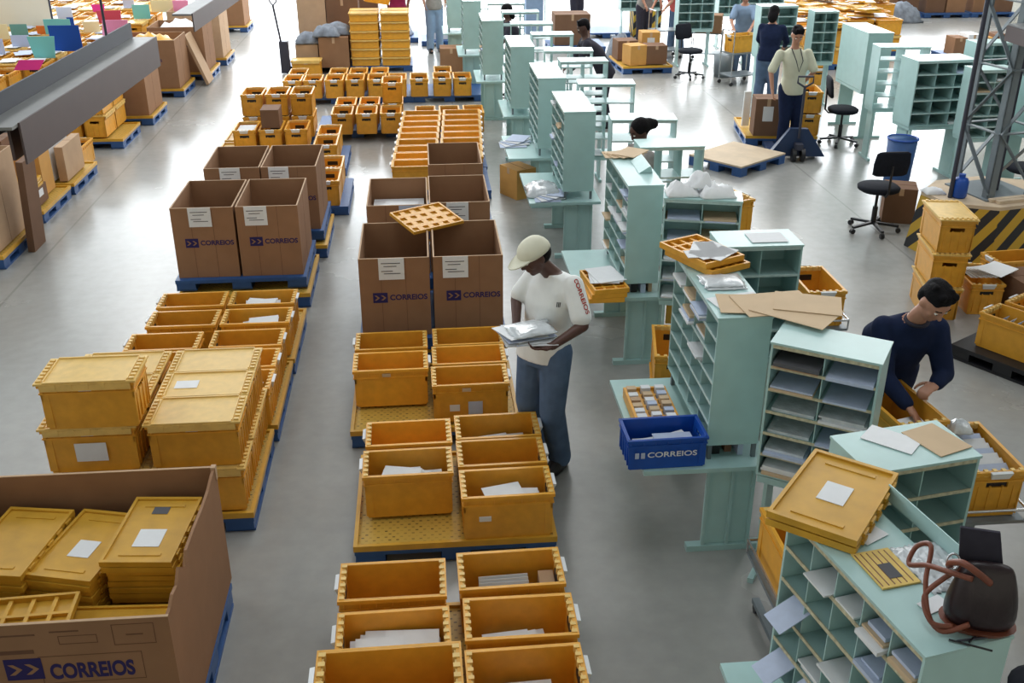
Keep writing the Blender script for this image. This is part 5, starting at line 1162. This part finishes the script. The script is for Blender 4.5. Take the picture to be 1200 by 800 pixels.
# ------------------------------------------------------------------ left row
PL = pallet_kit(1.1, 1.0)
def lp(yc, lab, x=-4.24): PL.put((x-0.55, yc, 0), 0, lab)
BKt = bin_kit(0.98, 0.92, 0.88, label=False, printed=True, m=CARDL)
lp(10.45, 'blue pallet under the pale bin at the left picture edge', -4.22)
o = BKt.put((-4.78, 10.42, 0.145), 0, 'pale open cardboard bin cut by the left picture edge')
flat(MB().obox((0, 0, 0.48), (0.07, 0.34, 0.96), (0, 0.06, 0)), 'folded_cardboard', CARDD, 'dark folded cardboard boards leaning on end beside the pale bin', 'cardboard', loc=(-4.10, 10.62, 0.0))
lp(11.88, 'blue and yellow pallet with lids and a labelled carton, left row', -4.28)
carton((-4.62, 11.66, PZ+0.001), (0.5, 0.42, 0.20), 0, 'low brown carton with a white side label, left row', m=CARDD, paper=True, face='side')
for i in range(3): o = FT.put((-4.64, 11.62, 0.35+i*0.033), 0.05*i, 'folded yellow tray on the low brown carton, %s of three' % ('bottom', 'middle', 'top')[i])
carton((-4.60, 12.14, PZ+0.001), (0.34, 0.36, 0.52), 0, 'tall yellow carton behind the folded trays, left row', m=CARTY)
carton((-4.98, 12.14, PZ+0.001), (0.36, 0.4, 0.66), 0, 'brown carton with pale side behind the folded trays, left row', m=CARDD)
CK.put((-5.1, 11.6, PZ+0.001), 0, 'lower lidded yellow tray at the left edge beside the folded trays'); CK.put((-5.1, 11.6, PZ+0.315), 0, 'upper lidded yellow tray at the left edge beside the folded trays')
lp(12.95, 'blue pallet with leaning pale cartons, left row', -4.26)
for i, (x, w_, h, m_, nm_) in enumerate(((-4.40, 0.10, 0.42, CARDL, 'thin pale'), (-4.58, 0.14, 0.40, WHITE, 'white'), (-4.78, 0.16, 0.55, CARDL, 'tall pale'), (-4.98, 0.2, 0.5, CARDD, 'dark brown'))):
    carton((x, 12.9, PZ+0.001), (w_, 0.7, h), 0, '%s slab carton standing on the left row pallet of leaning cartons' % nm_, m=m_, tape=False)
TK_B.put((-4.95, 13.75, 0), PI/2, 'yellow tray between the leaning cartons and the yellow crates'); TK_B.put((-4.62, 13.85, 0.0), PI/2, 'low yellow tray before the left row crates')
lp(15.12, 'blue and yellow pallet under stacked yellow crates, left row', -4.22)
for i in range(2):
    for j in range(3):
        for k_ in range(2):
            CK.put((-4.58-0.34*j, 14.92+0.56*i, PZ+0.012+0.32*k_), PI/2, 'yellow crate on the left row pallet, %s tier, %s %s' % (('lower', 'upper')[k_], ('front', 'back')[i], ('by the aisle', 'middle', 'far from the aisle')[j]), 'yellow crates stacked in the left row')
lp(16.5, 'blue pallet under the brown bin of yellow trays, left row', -4.12)
BKD = bin_kit(0.98, 0.92, 0.80, label=False, printed=True)
BKD.put((-4.66, 16.5, 0.145), 0, 'brown cardboard bin with yellow trays poking out, left row')
for i in range(3): TK_B.put((-4.96+0.315*i, 16.45, 0.60+0.06*i), PI/2, 'yellow tray poking out of the brown left row bin, %s' % ('far from the aisle', 'middle one', 'by the aisle')[i])
for j, (yc, lab) in enumerate(((18.5, 'plain brown bin beyond the bin of trays, left row'), (19.95, 'brown bin with a white heap, left row'), (21.4, 'pale brown bin second from the far end, left row'), (25.6, 'brown bin at the far end of the left row'))):
    lp(yc, 'blue pallet under the '+lab, (-4.05, -3.85, -3.8, -4.0)[j]); (BKD if j != 2 else BKt).put(((-4.6, -4.4, -4.35, -4.55)[j], yc, 0.145), 0, 'open '+lab)
    crumpled('mail_heap', ((-4.6, -4.4, -4.35, -4.55)[j], yc, 0.64), (0.86, 0.8, 0.4), (YPL, WHITE, KRAFT, CARDD)[j], 'heap of mail rising in the '+lab, 'mail', seedv=100+j)
flat(MB().obox((0, 0, 0.42), (0.05, 0.5, 0.9), (0, -0.35, 0)), 'folded_cardboard', CARDL, 'pale board leaning between two brown bins, left row', 'cardboard', loc=(-3.98, 19.2, 0.03))
for i in range(3): TK_B.put((-5.4-0.1*i, 19.4+1.0*i, 0.0), PI/2, 'yellow tray behind the far left bins, %s' % ('near', 'middle', 'far')[i])

# colourful sorting tables at the upper left
def table(loc, w_, d_, h, label):
    r = thing('sorting_table', label, 'table', loc); a, b_ = w_/2, d_/2
    MB().box(-a, -b_, h-0.03, a, b_, h).build('table_top', MINTS, r)
    for (x, y) in ((-a+0.05, -b_+0.05), (a-0.05, -b_+0.05), (a-0.05, b_-0.05), (-a+0.05, b_-0.05)): MB().bar((x, y, 0), (x, y, h-0.03), 0.05).build('leg', STEEL, r)
    return r
tw_ = ['first', 'second', 'third', 'fourth', 'fifth', 'sixth']
rnd = random.Random(5)
for ti, (x, y, w_) in enumerate(((-7.4, 15.0, 3.3), (-7.4, 17.0, 3.6), (-7.3, 19.0, 4.0), (-7.3, 21.0, 4.4), (-7.7, 23.0, 4.8), (-7.7, 25.0, 4.8))):
    table((x, y, 0), w_, 1.96, 0.62, '%s sorting table of the upper left area, counted from the camera' % tw_[ti])
    n = int(w_/0.40)
    for i in range(n):
        for j in range(3):
            xx = x-w_/2+0.22+i*0.40; yy = y-0.63+j*0.63
            kk = rnd.random()
            (TK_B if kk < 0.7 else CK).put((xx, yy, 0.621), PI/2, '%s yellow tray in the %s row of the %s upper left table' % (('open' if kk < 0.7 else 'lidded'), ('near', 'middle', 'far')[j], tw_[ti]), '%s trays, %s row, %s upper left table' % (('open' if kk < 0.7 else 'lidded'), ('near', 'middle', 'far')[j], tw_[ti]))
            if rnd.random() < 0.6: 
                for q in range(2): mail((xx+rnd.uniform(-.03, .03), yy+rnd.uniform(-.1, .1), 0.945+0.006*q), (0, 0, rnd.uniform(-.5, .5)+1.5), 'envelope lying over the trays of the %s upper left table' % tw_[ti], 'envelopes on the %s upper left table' % tw_[ti], (0.32, 0.23), rnd.random() < 0.3)
def sheet(cname, x0, y0, x1, y1, Y, word, tilt=0.25, skew=0.0, cut=0.0):
    q_ = G((x0+x1)/2, y1, 0.945); Y = q_.y
    a_, b_ = AT(x0, y1, Y), AT(x1, y1, Y); c_ = AT(x0, y0, Y); w_ = (b_-a_).length; h = abs(c_.z-a_.z)
    m = MB()
    P_ = [(-w_/2+cut*w_, 0), (w_/2-cut*w_, 0), (w_/2+skew*w_, h), (-w_/2+skew*w_, h)]
    m.add([(p[0], -0.004, p[1]) for p in P_]+[(p[0], 0.004, p[1]) for p in P_], [(0, 1, 2, 3), (7, 6, 5, 4), (0, 4, 5, 1), (1, 5, 6, 2), (2, 6, 7, 3), (3, 7, 4, 0)])
    o = flat(m, 'coloured_card', CS[cname], '%s card on the upper left trays, %s' % (cname, word), 'card', loc=(((a_+b_)/2).x, Y, 0.945)); o.rotation_euler = (tilt*0.4, 0, 0.0)
    return o
sheet('blue', 62, 29, 98, 60, 16.05, 'the large royal blue one')
sheet('teal', 37, 42, 69, 68, 16.02, 'the pale one left of the blue panel', cut=0.12)
sheet('teal', 54, 22, 85, 40, 17.35, 'the one behind the blue panel')
sheet('blue', 80, 20, 88, 32, 17.45, 'the small one behind the large blue')
sheet('green', 14, 28, 34, 42, 17.3, 'the only grey-green one')
sheet('cream', 0, 28, 12, 46, 16.1, 'at the picture edge')
sheet('lilac', 15, 41, 36, 55, 16.0, 'under the grey-green one')
sheet('lilac', 0, 45, 7, 64, 16.0, 'at the picture edge')
sheet('red', 115, 12, 144, 27, 18.0, 'above the large pink one', cut=0.06)
sheet('pink', 120, 23, 150, 42, 17.3, 'large, touching the beam', skew=0.1)
sheet('magenta', 108, 5, 124, 14, 19.3, 'small and vivid', cut=0.1)
sheet('cream', 99, 25, 118, 38, 17.4, 'between blue and pink')
sheet('teal', 157, 5, 177, 22, 19.3, 'beside the hanger rod')
sheet('pink', 204, 0, 222, 14, 21.3, 'at the top edge by the bins')
sheet('cream', 178, 0, 204, 14, 21.4, 'at the top edge, left of pink')
sheet('lilac', 68, 8, 86, 22, 19.2, 'pale, at the top of the heap')
sheet('magenta', 16, 70, 46, 82, 14.1, 'slanting, just above the beam', skew=0.3)
sheet('orange', 44, 30, 56, 40, 17.5, 'the only orange one')
sheet('lilac', 145, 0, 158, 9, 21.2, 'behind the red panel')
xp = AT(62, 20, 20.0).x
pt = thing('partition_panel', 'large cream partition standing among the colourful trays, top left corner', 'partition', (xp-2.2, 20.0, 0))
MB().box(-2.2, -0.012, 0.05, 2.17, 0.012, 2.3).build('panel_sheet', WALLM, pt); MB().box(2.17, -0.015, 0, 2.2, 0.015, 2.34).build('edge_post', DARKST, pt)
# ============================================================== people
def fused(mb, name, m, parent, vox, smooth_it=3, sub=0):
    o = mb.build(name, m, parent, True)
    r = o.modifiers.new('remesh', 'REMESH'); r.mode = 'VOXEL'; r.voxel_size = vox; r.use_smooth_shade = True
    if smooth_it:
        s_ = o.modifiers.new('smooth', 'SMOOTH'); s_.factor = 0.5; s_.iterations = smooth_it
    return o
def V(*a): return Vector(a)
def frame_of(fwd, up=(0, 0, 1)):
    f = Vector(fwd).normalized(); u = Vector(up); u = (u-f*u.dot(f)).normalized(); r = f.cross(u)   # right of the person
    return f, u, r
def head_mesh(mb, c, f, u, r, s=1.0):
    M = Matrix((r, f, u)).transposed()
    mb.ell(c+u*0.02*s, (0.074*s, 0.094*s, 0.098*s), M)            # skull
    mb.ell(c-u*0.035*s+f*0.018*s, (0.060*s, 0.070*s, 0.078*s), M)    # jaw
    mb.ell(c-u*0.088*s+f*0.052*s, (0.028*s, 0.026*s, 0.022*s), M)    # chin
    mb.cap(c+f*0.080*s+u*0.016*s, c+f*0.104*s-u*0.022*s, 0.009*s, 0.014*s)   # nose
    mb.ell(c+f*0.094*s-u*0.024*s, (0.018*s, 0.012*s, 0.010*s), M)
    mb.ell(c+f*0.078*s-u*0.052*s, (0.025*s, 0.014*s, 0.009*s), M); mb.ell(c+f*0.076*s-u*0.062*s, (0.022*s, 0.013*s, 0.008*s), M)   # lips
    mb.ell(c+f*0.076*s+u*0.034*s, (0.050*s, 0.016*s, 0.012*s), M)    # brow
    for sg in (-1, 1):
        mb.ell(c+r*0.074*s*sg-f*0.004*s-u*0.004*s, (0.011*s, 0.020*s, 0.032*s), M)   # ears
        mb.ell(c+r*0.038*s*sg+f*0.058*s-u*0.022*s, (0.022*s, 0.02*s, 0.022*s), M)    # cheeks
def hand_mesh(mb, w_, d, n, side, curl=0.5, s=1.0, spread=1.0):
    # w_: wrist, d: finger direction, n: palm normal (palm faces n), side: +1 when the thumb is on the d x n side
    d = d.normalized(); n = (n-d*n.dot(d)).normalized(); t = d.cross(n)*side
    M = Matrix((t, d, n)).transposed()
    mb.ell(w_+d*0.045*s, (0.040*s, 0.052*s, 0.017*s), M, 14, 8)
    mb.cap(w_-d*0.01*s, w_+d*0.02*s, 0.024*s, 0.024*s)
    for i, (off, L) in enumerate(((0.029, 0.070), (0.010, 0.078), (-0.010, 0.072), (-0.028, 0.058))):
        p = w_+d*0.082*s+t*off*s; dd = (d+t*off*2.5*spread).normalized(); a = curl*0.35
        for k_, fr in enumerate((0.45, 0.32, 0.27)):
            q = p+(dd*math.cos(a)+n*math.sin(a))*L*fr*s; mb.cap(p, q, (0.0098-0.0008*k_)*s, (0.0090-0.0008*k_)*s, 8); p = q; a += curl*0.8
    p = w_+d*0.025*s+t*0.030*s; a = 0
    for k_, fr in enumerate((0.034, 0.030, 0.024)):
        dd = (t*(0.85-0.3*k_)+d*(0.6+0.2*k_)+n*(0.25+curl*0.3*k_)).normalized(); q = p+dd*fr*s; mb.cap(p, q, (0.0125-0.001*k_)*s, (0.0110-0.001*k_)*s, 8); p = q
def person(name, label, J, fwd, face, look_up=(0, 0, 1), skin=SKINM, shirt=TEE, pants=JEAN, sleeve=0.9, longs=False, vox=0.011, build=1.0, hair='short', handd=None, cap=None, shoes=True, hem=0.55, bag=None, group=None):
    # J: pelvis, chest, neck, head + (sh, el, wr, hip, kn, an) x (L, R), world points; fwd: where the body faces
    r0 = J['pelvis']; base = V(r0.x, r0.y, 0)
    root = thing(name, label, 'person', base, 0, group)
    Jl = {k_: v-base for k_, v in J.items()}; f, u, r = frame_of(fwd)
    W = build
    sh = (Jl['shR']-Jl['shL']); ac = sh.normalized(); hipc = (Jl['hipL']+Jl['hipR'])/2; hv = (Jl['hipR']-Jl['hipL']).normalized()
    pel, ch, nk, hd = Jl['pelvis'], Jl['chest'], Jl['neck'], Jl['head']
    sm_ = (Jl['shL']+Jl['shR'])/2
    def torso(mb, o, z0=0.0, top=True):
        up = (ch-pel).normalized()
        def fd(a): q = a.cross(up); q = q.normalized(); return q if q.dot(f) > 0 else -q
        mid = pel.lerp(ch, 0.45)
        av = hv.lerp(ac, 0.45).normalized()
        secs = []
        if z0 <= 0: secs.append((hipc-up*0.07, hv*(0.135*W+o), fd(hv)*(0.10*W+o)))
        secs += [(pel+up*0.0, hv*(0.160*W+o), fd(hv)*(0.118*W+o)), (mid, av*(0.140*W+o), fd(av)*(0.105*W+o)), (ch, ac*(0.160*W+o), fd(ac)*(0.118*W+o)),
                 (ch.lerp(sm_, 0.6), ac*(0.170*W+o*0.8), fd(ac)*(0.105*W+o*0.8)), (sm_+up*0.02, ac*(0.135*W+o*0.6), fd(ac)*(0.075*W+o*0.6)), (sm_.lerp(nk, 0.6)+up*0.01, ac*(0.072*W+o*0.3), fd(ac)*(0.055*W+o*0.3))]
        mb.loft(secs, 24)
    b = MB(); torso(b, 0)
    b.cap(sm_.lerp(nk, 0.3), nk, 0.058, 0.052); b.cap(nk, hd-(hd-nk)*0.35, 0.052, 0.05)
    ff, fu, fr = frame_of(face, look_up)
    head_mesh(b, hd, ff, fu, fr)
    for s_ in ('L', 'R'):
        b.cap(Jl['sh'+s_], Jl['el'+s_], 0.048*W, 0.038*W); b.cap(Jl['el'+s_], Jl['wr'+s_], 0.038*W, 0.026*W)
        b.cap(Jl['hip'+s_], Jl['kn'+s_], 0.080*W, 0.052*W); b.cap(Jl['kn'+s_], Jl['an'+s_], 0.050*W, 0.034*W)
        hd_ = (handd or {}).get(s_)
        if hd_: hand_mesh(b, Jl['wr'+s_], hd_[0], hd_[1], hd_[2], hd_[3] if len(hd_) > 3 else 0.6)
        else:
            d_ = (Jl['wr'+s_]-Jl['el'+s_]); hand_mesh(b, Jl['wr'+s_], d_, V(0, 0, -1)+f*0.01 if abs(d_.normalized().z) < 0.8 else (r if s_ == 'L' else -r), 1 if s_ == 'L' else -1, 0.7)
        tf = J.get('toe'+s_); tf = (tf-base-Jl['an'+s_]) if tf is not None else f*0.15
        tf = V(tf.x, tf.y, 0).normalized()*0.15; a = Jl['an'+s_]; b.cap(V(a.x, a.y, a.z-0.03)-tf*0.2, V(a.x, a.y, a.z-0.04)+tf, 0.035, 0.028)
    body = fused(b, 'body', skin, root, vox, 2)
    # shirt
    s = MB(); torso(s, 0.016, 1)
    if hem: 
        up = (ch-pel).normalized(); q = hv.cross(up).normalized(); q = q if q.dot(f) > 0 else -q
        s.loft([(pel-up*0.11, hv*(0.178*W), q*(0.136*W)), (pel-up*0.04, hv*(0.180*W), q*(0.138*W)), (pel+up*0.08, hv*(0.170*W), q*(0.13*W))], 24)
    for s_ in ('L', 'R'):
        s.cap(Jl['sh'+s_], Jl['sh'+s_].lerp(Jl['el'+s_], 1.0 if longs else sleeve), 0.064*W, (0.054 if longs else 0.068)*W)
        if longs: s.cap(Jl['el'+s_], Jl['el'+s_].lerp(Jl['wr'+s_], 0.92), 0.053*W, 0.040*W)
    so = fused(s, 'sweater' if longs else 'shirt', shirt, root, vox*1.15, 4)
    # trousers
    p = MB(); up = (ch-pel).normalized(); q = hv.cross(up).normalized(); q = q if q.dot(f) > 0 else -q
    p.loft([(hipc-up*0.10, hv*0.150*W, q*0.115*W), (hipc, hv*0.172*W, q*0.128*W), (pel+up*0.02, hv*0.168*W, q*0.124*W), (pel+up*0.07, hv*0.155*W, q*0.115*W)], 24)
    for s_ in ('L', 'R'):
        p.cap(Jl['hip'+s_], Jl['kn'+s_], 0.108*W, 0.086*W); p.cap(Jl['kn'+s_], Jl['kn'+s_].lerp(Jl['an'+s_], 0.97), 0.085*W, 0.080*W)
    fused(p, 'trousers', pants, root, vox*1.3, 3)
    for s_ in ('L', 'R'):
        a = Jl['an'+s_]; tf = J.get('toe'+s_); tf = (tf-base-a) if tf is not None else f*0.15; tf = V(tf.x, tf.y, 0).normalized()
        z = max(a.z-0.07, 0.002); rr = V(tf.y, -tf.x, 0)
        h_ = MB(); h_.loft([(V(a.x, a.y, z)+tf*0.05, tf*0.135, rr*0.048), (V(a.x, a.y, z+0.03)+tf*0.05, tf*0.135, rr*0.05), (V(a.x, a.y, z+0.06)+tf*0.03, tf*0.105, rr*0.044), (V(a.x, a.y, z+0.10)-tf*0.01, tf*0.055, rr*0.04)], 16)
        h_.build('shoe', SHOE, root, True)
    M = Matrix((fr, ff, fu)).transposed()
    for sg in (-1, 1):
        e_ = MB(); e_.ell(hd+ff*0.080+fr*0.030*sg+fu*0.008, (0.0125, 0.010, 0.0065), M, 10, 6); eo = e_.build('eye', EYEW, root, True)
        MB().ell(hd+ff*0.0885+fr*0.030*sg+fu*0.006, (0.0055, 0.003, 0.0055), M, 8, 6).build('iris', BLACK, eo, True)
        MB().cap(hd+ff*0.089+fr*0.014*sg+fu*0.032, hd+ff*0.080+fr*0.048*sg+fu*0.034, 0.0042, 0.003, 6).build('eyebrow', HAIR, root, True)
    if hair == 'short':
        h_ = MB(); h_.ell(hd+fu*0.062-ff*0.016, (0.079, 0.096, 0.068), M, 20, 12); h_.ell(hd-ff*0.050+fu*0.015, (0.079, 0.056, 0.085), M, 16, 10)
        for i_ in range(26): h_.ell(hd+fu*(0.085+0.03*math.sin(i_*2.4))+fr*0.05*math.cos(i_*1.7)+ff*(0.05*math.sin(i_*1.1)), 0.022, M, 8, 5)
        fused(h_, 'hair', HAIR, root, vox, 1)
    elif hair == 'bun':
        h_ = MB(); h_.ell(hd+fu*0.036-ff*0.018, (0.086, 0.100, 0.094), M, 20, 12); h_.ell(hd-ff*0.10+fu*0.02, (0.06, 0.07, 0.06), M); h_.ell(hd-ff*0.15-fu*0.005, (0.045, 0.05, 0.05), M)
        fused(h_, 'hair', HAIR, root, vox, 0)
    elif hair == 'long':
        h_ = MB(); h_.ell(hd+fu*0.036-ff*0.018, (0.086, 0.100, 0.092), M, 20, 12); h_.ell(hd-ff*0.055-fu*0.05, (0.085, 0.06, 0.12), M)
        fused(h_, 'hair', HAIR, root, vox, 0)
    if cap is not None:
        # crown is a dome cut off above the ears, brim reaches forward
        h_ = MB(); secs = []
        for t_ in (0.0, 0.22, 0.45, 0.66, 0.83, 0.95, 1.0):
            k_ = math.sqrt(max(1-t_*t_, 0.002)); secs.append((hd+fu*(0.030+0.098*t_)-ff*0.006, fr*0.089*k_, ff*0.108*k_))
        h_.loft(secs, 28); co = h_.build('cap_crown', cap, root, True)
        v_ = MB(); top_, bot_ = [], []
        n_ = 14
        vs = []
        for lay, dz in ((0, 0.0), (1, 0.006)):
            for ring in (0.0, 1.0):
                for i in range(n_+1):
                    a = PI*(0.12+0.76*i/n_); x = math.cos(a); y = math.sin(a)
                    R1 = 0.082; ext = 0.085*math.sin(PI*i/n_)**0.6*ring
                    vs.append(hd+fr*(x*0.086)+ff*(y*0.100+ext)+fu*(0.036+dz-0.22*ext+0.012*(1-x*x)*ring))
        m_ = n_+1; fs = []
        for i in range(n_): fs += [(m_*0+i, m_*0+i+1, m_*1+i+1, m_*1+i)[::-1], (m_*2+i, m_*2+i+1, m_*3+i+1, m_*3+i), (m_*1+i, m_*1+i+1, m_*3+i+1, m_*3+i)]
        v_.add(vs, fs); v_.build('cap_brim', cap, root, True)
        h_ = MB(); h_.ell(hd-ff*0.03+fu*0.005, (0.078, 0.082, 0.075), M, 18, 10); fused(h_, 'hair', HAIR, root, vox, 0)
    return root, Jl, base

# the capped man sorting letters
J = dict(pelvis=V(0.72, 5.86, 0.95), chest=V(0.755, 5.84, 1.24), neck=V(0.735, 5.815, 1.45), head=V(0.645, 5.775, 1.562),
         shL=V(0.875, 5.70, 1.395), shR=V(0.69, 5.99, 1.385), elL=V(0.92, 5.58, 1.175), wrL=V(0.72, 5.47, 1.10), elR=V(0.55, 5.96, 1.20), wrR=V(0.53, 5.75, 1.11),
         hipL=V(0.79, 5.79, 0.90), hipR=V(0.66, 5.92, 0.90), knL=V(0.765, 5.75, 0.50), anL=V(0.835, 5.84, 0.085), toeL=V(0.74, 5.72, 0), knR=V(0.625, 5.92, 0.50), anR=V(0.70, 6.10, 0.10), toeR=V(0.58, 6.0, 0))
fw = V(-0.84, -0.50, 0)
hdL = (V(-0.90, -0.05, -0.02), V(0.0, 0.0, 1), -1, 0.55); hdR = (V(-0.35, -0.90, 0.0), V(0.0, 0.0, 1), 1, 0.5)
proot, Jl, base = person('person', 'man in cream cap, white T-shirt and jeans holding letters over the open trays', J, fw, V(-0.80, -0.38, -0.42), skin=SKIND, shirt=TEE, pants=JEAN, sleeve=0.78, vox=0.009, hair=None, cap=CAPM, handd={'L': hdL, 'R': hdR})
# print on sleeve and chest, lying on the cloth
shirt_ob = [o for o in bpy.data.objects if o.parent == proot and o.name.startswith('shirt')][0]
def cloth_print(body, size, c, xdir, n, m, nm):
    me = text_mesh(body, size, m, 0.001, 0.0005); x_ = Vector(xdir).normalized(); n = Vector(n); n = (n-x_*n.dot(x_)).normalized(); y_ = n.cross(x_)
    M = Matrix((x_, y_, n)).transposed().to_4x4(); M.translation = Vector(c)-base; me.transform(M)
    o = bpy.data.objects.new(nm, me); col.objects.link(o); o.parent = proot
    w_ = o.modifiers.new('wrap', 'SHRINKWRAP'); w_.target = shirt_ob; w_.offset = 0.003; w_.wrap_method = 'NEAREST_SURFACEPOINT'
    return o
cloth_print('CORREIOS', 0.050, (0.915, 5.60, 1.37), (0.35, -0.42, -1.0), (0.55, -0.75, 0.35), INKR, 'sleeve_print')
cloth_print('III', 0.045, (0.78, 5.66, 1.28), (0.75, -0.5, -0.05), (-0.45, -0.85, 0.1), INKG, 'chest_print')
for i in range(7):
    bl = i % 3 == 1
    mail((0.585-0.004*i, 5.55+0.006*i, 1.115+i*0.0075), (0.04*(i % 3-1), 0.05, 0.35+0.12*((i*3) % 5-2)), 'letter in the stack held by the capped man, %s' % ('lowest', 'second', 'third', 'fourth', 'fifth', 'sixth', 'topmost')[i], 'letters held by the capped man', (0.32, 0.23) if i % 2 == 0 else (0.26, 0.18), bl)
crumpled('plastic_wrapper', (0.60, 5.56, 1.173), (0.28, 0.2, 0.03), FILM, 'shiny plastic wrapped mail on top of the letters held by the capped man', 'mail', seedv=120, rz=0.3)

# the man in the navy sweater
J = dict(pelvis=V(2.74, 5.33, 0.93), chest=V(2.74, 5.24, 1.18), neck=V(2.775, 5.10, 1.385), head=V(2.795, 5.00, 1.515),
         shL=V(2.925, 5.15, 1.275), shR=V(2.62, 5.18, 1.28), elR=V(2.61, 5.06, 1.02), wrR=V(2.70, 4.90, 0.915), elL=V(2.965, 5.05, 1.03), wrL=V(2.875, 4.95, 1.02),
         hipL=V(2.83, 5.36, 0.88), hipR=V(2.65, 5.36, 0.88), knL=V(2.84, 5.38, 0.48), knR=V(2.65, 5.40, 0.48), anL=V(2.86, 5.45, 0.08), anR=V(2.63, 5.47, 0.08))
proot2, Jl2, base2 = person('person', 'dark-haired man in navy sweater reaching into a yellow tray', J, V(0.10, -1, 0), V(0.16, -0.80, -0.62), skin=SKINM, shirt=NAVY, pants=CHAR, longs=True, vox=0.009, build=1.14,
    handd={'R': (V(0.35, -0.62, -0.50), V(0.1, -0.5, -0.9), 1, 0.45), 'L': (V(-0.80, -0.45, -0.15), V(0.1, 0.2, -1), -1, 1.0)})
MB().tube([tuple(Jl2['neck']+V(0.062*math.cos(a), 0.058*math.sin(a)+0.012, -0.035+0.012*math.sin(a))) for a in [2*PI*i/20 for i in range(21)]], 0.012, 8).build('collar', CHAR, proot2, True)

# generic figure for those further away
def simple(pos, yaw, h, label, shirt, pants, skin, pose='stand', hair='short', lean=0.15, longs=False, arms=0.6, vox=0.018, name='person', turn=0.0):
    s_ = h/1.72; f = V(math.sin(yaw), -math.cos(yaw), 0); r = V(-f.y, f.x, 0)*-1.0   # right of the person
    r = f.cross(V(0, 0, 1)); P = V(*pos)
    zp = 0.95*s_ if pose == 'stand' else 0.58
    pel = P+V(0, 0, zp)
    ch = pel+V(0, 0, 0.28*s_)+f*lean*0.5; nk = pel+V(0, 0, 0.54*s_)+f*lean; hd = nk+V(0, 0, 0.13*s_)+f*0.03
    sc = nk-V(0, 0, 0.10*s_)
    J = dict(pelvis=pel, chest=ch, neck=nk, head=hd, shL=sc-r*0.175*s_, shR=sc+r*0.175*s_)
    for q, sg in (('L', -1), ('R', 1)):
        e = J['sh'+q]+r*sg*0.06+V(0, 0, -0.24*s_)+f*0.16*arms; J['el'+q] = e; J['wr'+q] = e+f*0.22*arms+V(0, 0, -0.21*(1-arms*0.55))-r*sg*0.07*arms
        J['hip'+q] = pel+r*sg*0.09-V(0, 0, 0.05)
        if pose == 'stand': J['kn'+q] = P+r*sg*0.10+f*0.03+V(0, 0, 0.49*s_); J['an'+q] = P+r*sg*0.11+f*(0.05*sg)+V(0, 0, 0.08)
        else: J['kn'+q] = P+r*sg*0.13+f*0.40+V(0, 0, 0.54); J['an'+q] = P+r*sg*0.13+f*0.36+V(0, 0, 0.10)
    face = f+V(0, 0, -0.45)+r*turn
    return person(name, label, J, f, face, skin=skin, shirt=shirt, pants=pants, longs=longs, sleeve=0.75, vox=vox, hair=hair, hem=True)
TH3 = 0
J = dict(pelvis=V(4.99, 13.30, 0.93), chest=V(4.98, 13.26, 1.20), neck=V(4.94, 13.24, 1.46), head=V(4.935, 13.20, 1.60),
         shL=V(5.13, 13.24, 1.36), shR=V(4.75, 13.26, 1.35), elL=V(5.22, 13.18, 1.13), wrL=V(5.17, 13.32, 0.98), elR=V(4.64, 13.22, 1.12), wrR=V(4.65, 13.12, 0.90),
         hipL=V(5.08, 13.32, 0.88), hipR=V(4.90, 13.32, 0.88), knL=V(5.09, 13.28, 0.48), knR=V(4.91, 13.24, 0.48), anL=V(5.11, 13.30, 0.08), anR=V(4.89, 13.22, 0.08))
for k_ in J: J[k_] = J[k_]+V(0.04, 0.36, 0)
pr3, Jl3, b3 = person('person', 'man in cream short-sleeved shirt with lanyard steering the pallet jack', J, V(-0.1, -1, 0), V(-0.05, -0.85, -0.5), skin=SKINM, shirt=BEIGE, pants=NAVY, sleeve=0.85, vox=0.013, hair='short', build=0.94)
nk = Jl3['neck']; chs = Jl3['chest']
MB().tube([nk+V(-0.06, -0.04, -0.03), chs+V(-0.05, -0.155, 0.08), chs+V(0.0, -0.160, -0.06), chs+V(0.04, -0.158, 0.08), nk+V(0.06, -0.04, -0.03)], 0.006, 6).build('lanyard', CHAR, pr3, True)

simple((2.02, 9.14, 0), math.radians(-70), 1.56, 'woman with dark tied hair, only head seen over the white cabinet top', GREYC, JEAN, SKIND, hair='bun', lean=0.02, arms=-0.15)
simple((2.72, 15.3, 0), math.radians(-90), 1.56, 'person in dark grey leaning over the mint cabinets, far centre', CHAR, CHAR, SKIND, hair='short', lean=0.30, longs=True)
simple((1.62, 17.55, 0), math.radians(-80), 1.50, 'dark-haired person behind the farthest mint cabinets of the aisle row', CHAR, CHAR, SKIND, hair='long')
simple((5.55, 16.3, 0), math.radians(150), 1.58, 'woman in navy jumper and jeans facing the mint cabinets', NAVY, JEAN, SKINM, hair='long', longs=True, arms=0.9, lean=0.05)
simple((6.0, 19.2, 0), math.radians(-20), 1.52, 'woman in pale blue blouse bent toward the mint cabinet', LBLUE, JEAN, SKINM, hair='long', arms=0.9, lean=0.2)
simple((5.35, 21.7, 0), math.radians(-60), 1.6, 'person in coral red shirt bending, far right', RED, JEAN, SKINM, lean=0.30, arms=0.6)
simple((4.75, 22.2, 0), math.radians(20), 1.62, 'person in mottled grey shirt beside the coral shirt', GREYC, CHAR, SKINM, arms=0.5)
simple((0.31, 22.1, 0), math.radians(10), 1.74, 'person in grey standing in the bright aisle, far away', GREYC, LBLUE, SKINM, arms=0.3, lean=0.0)
simple((-0.42, 21.6, 0), math.radians(180), 1.72, 'person in maroon shirt behind the lidded tray block', MAROON, CHAR, SKINM, arms=0.5, lean=0.0)
simple((3.7, 24.9, 0), math.radians(30), 1.66, 'person in dark clothes far off by the striped bin', CHAR, CHAR, SKINM, arms=0.5, longs=True)
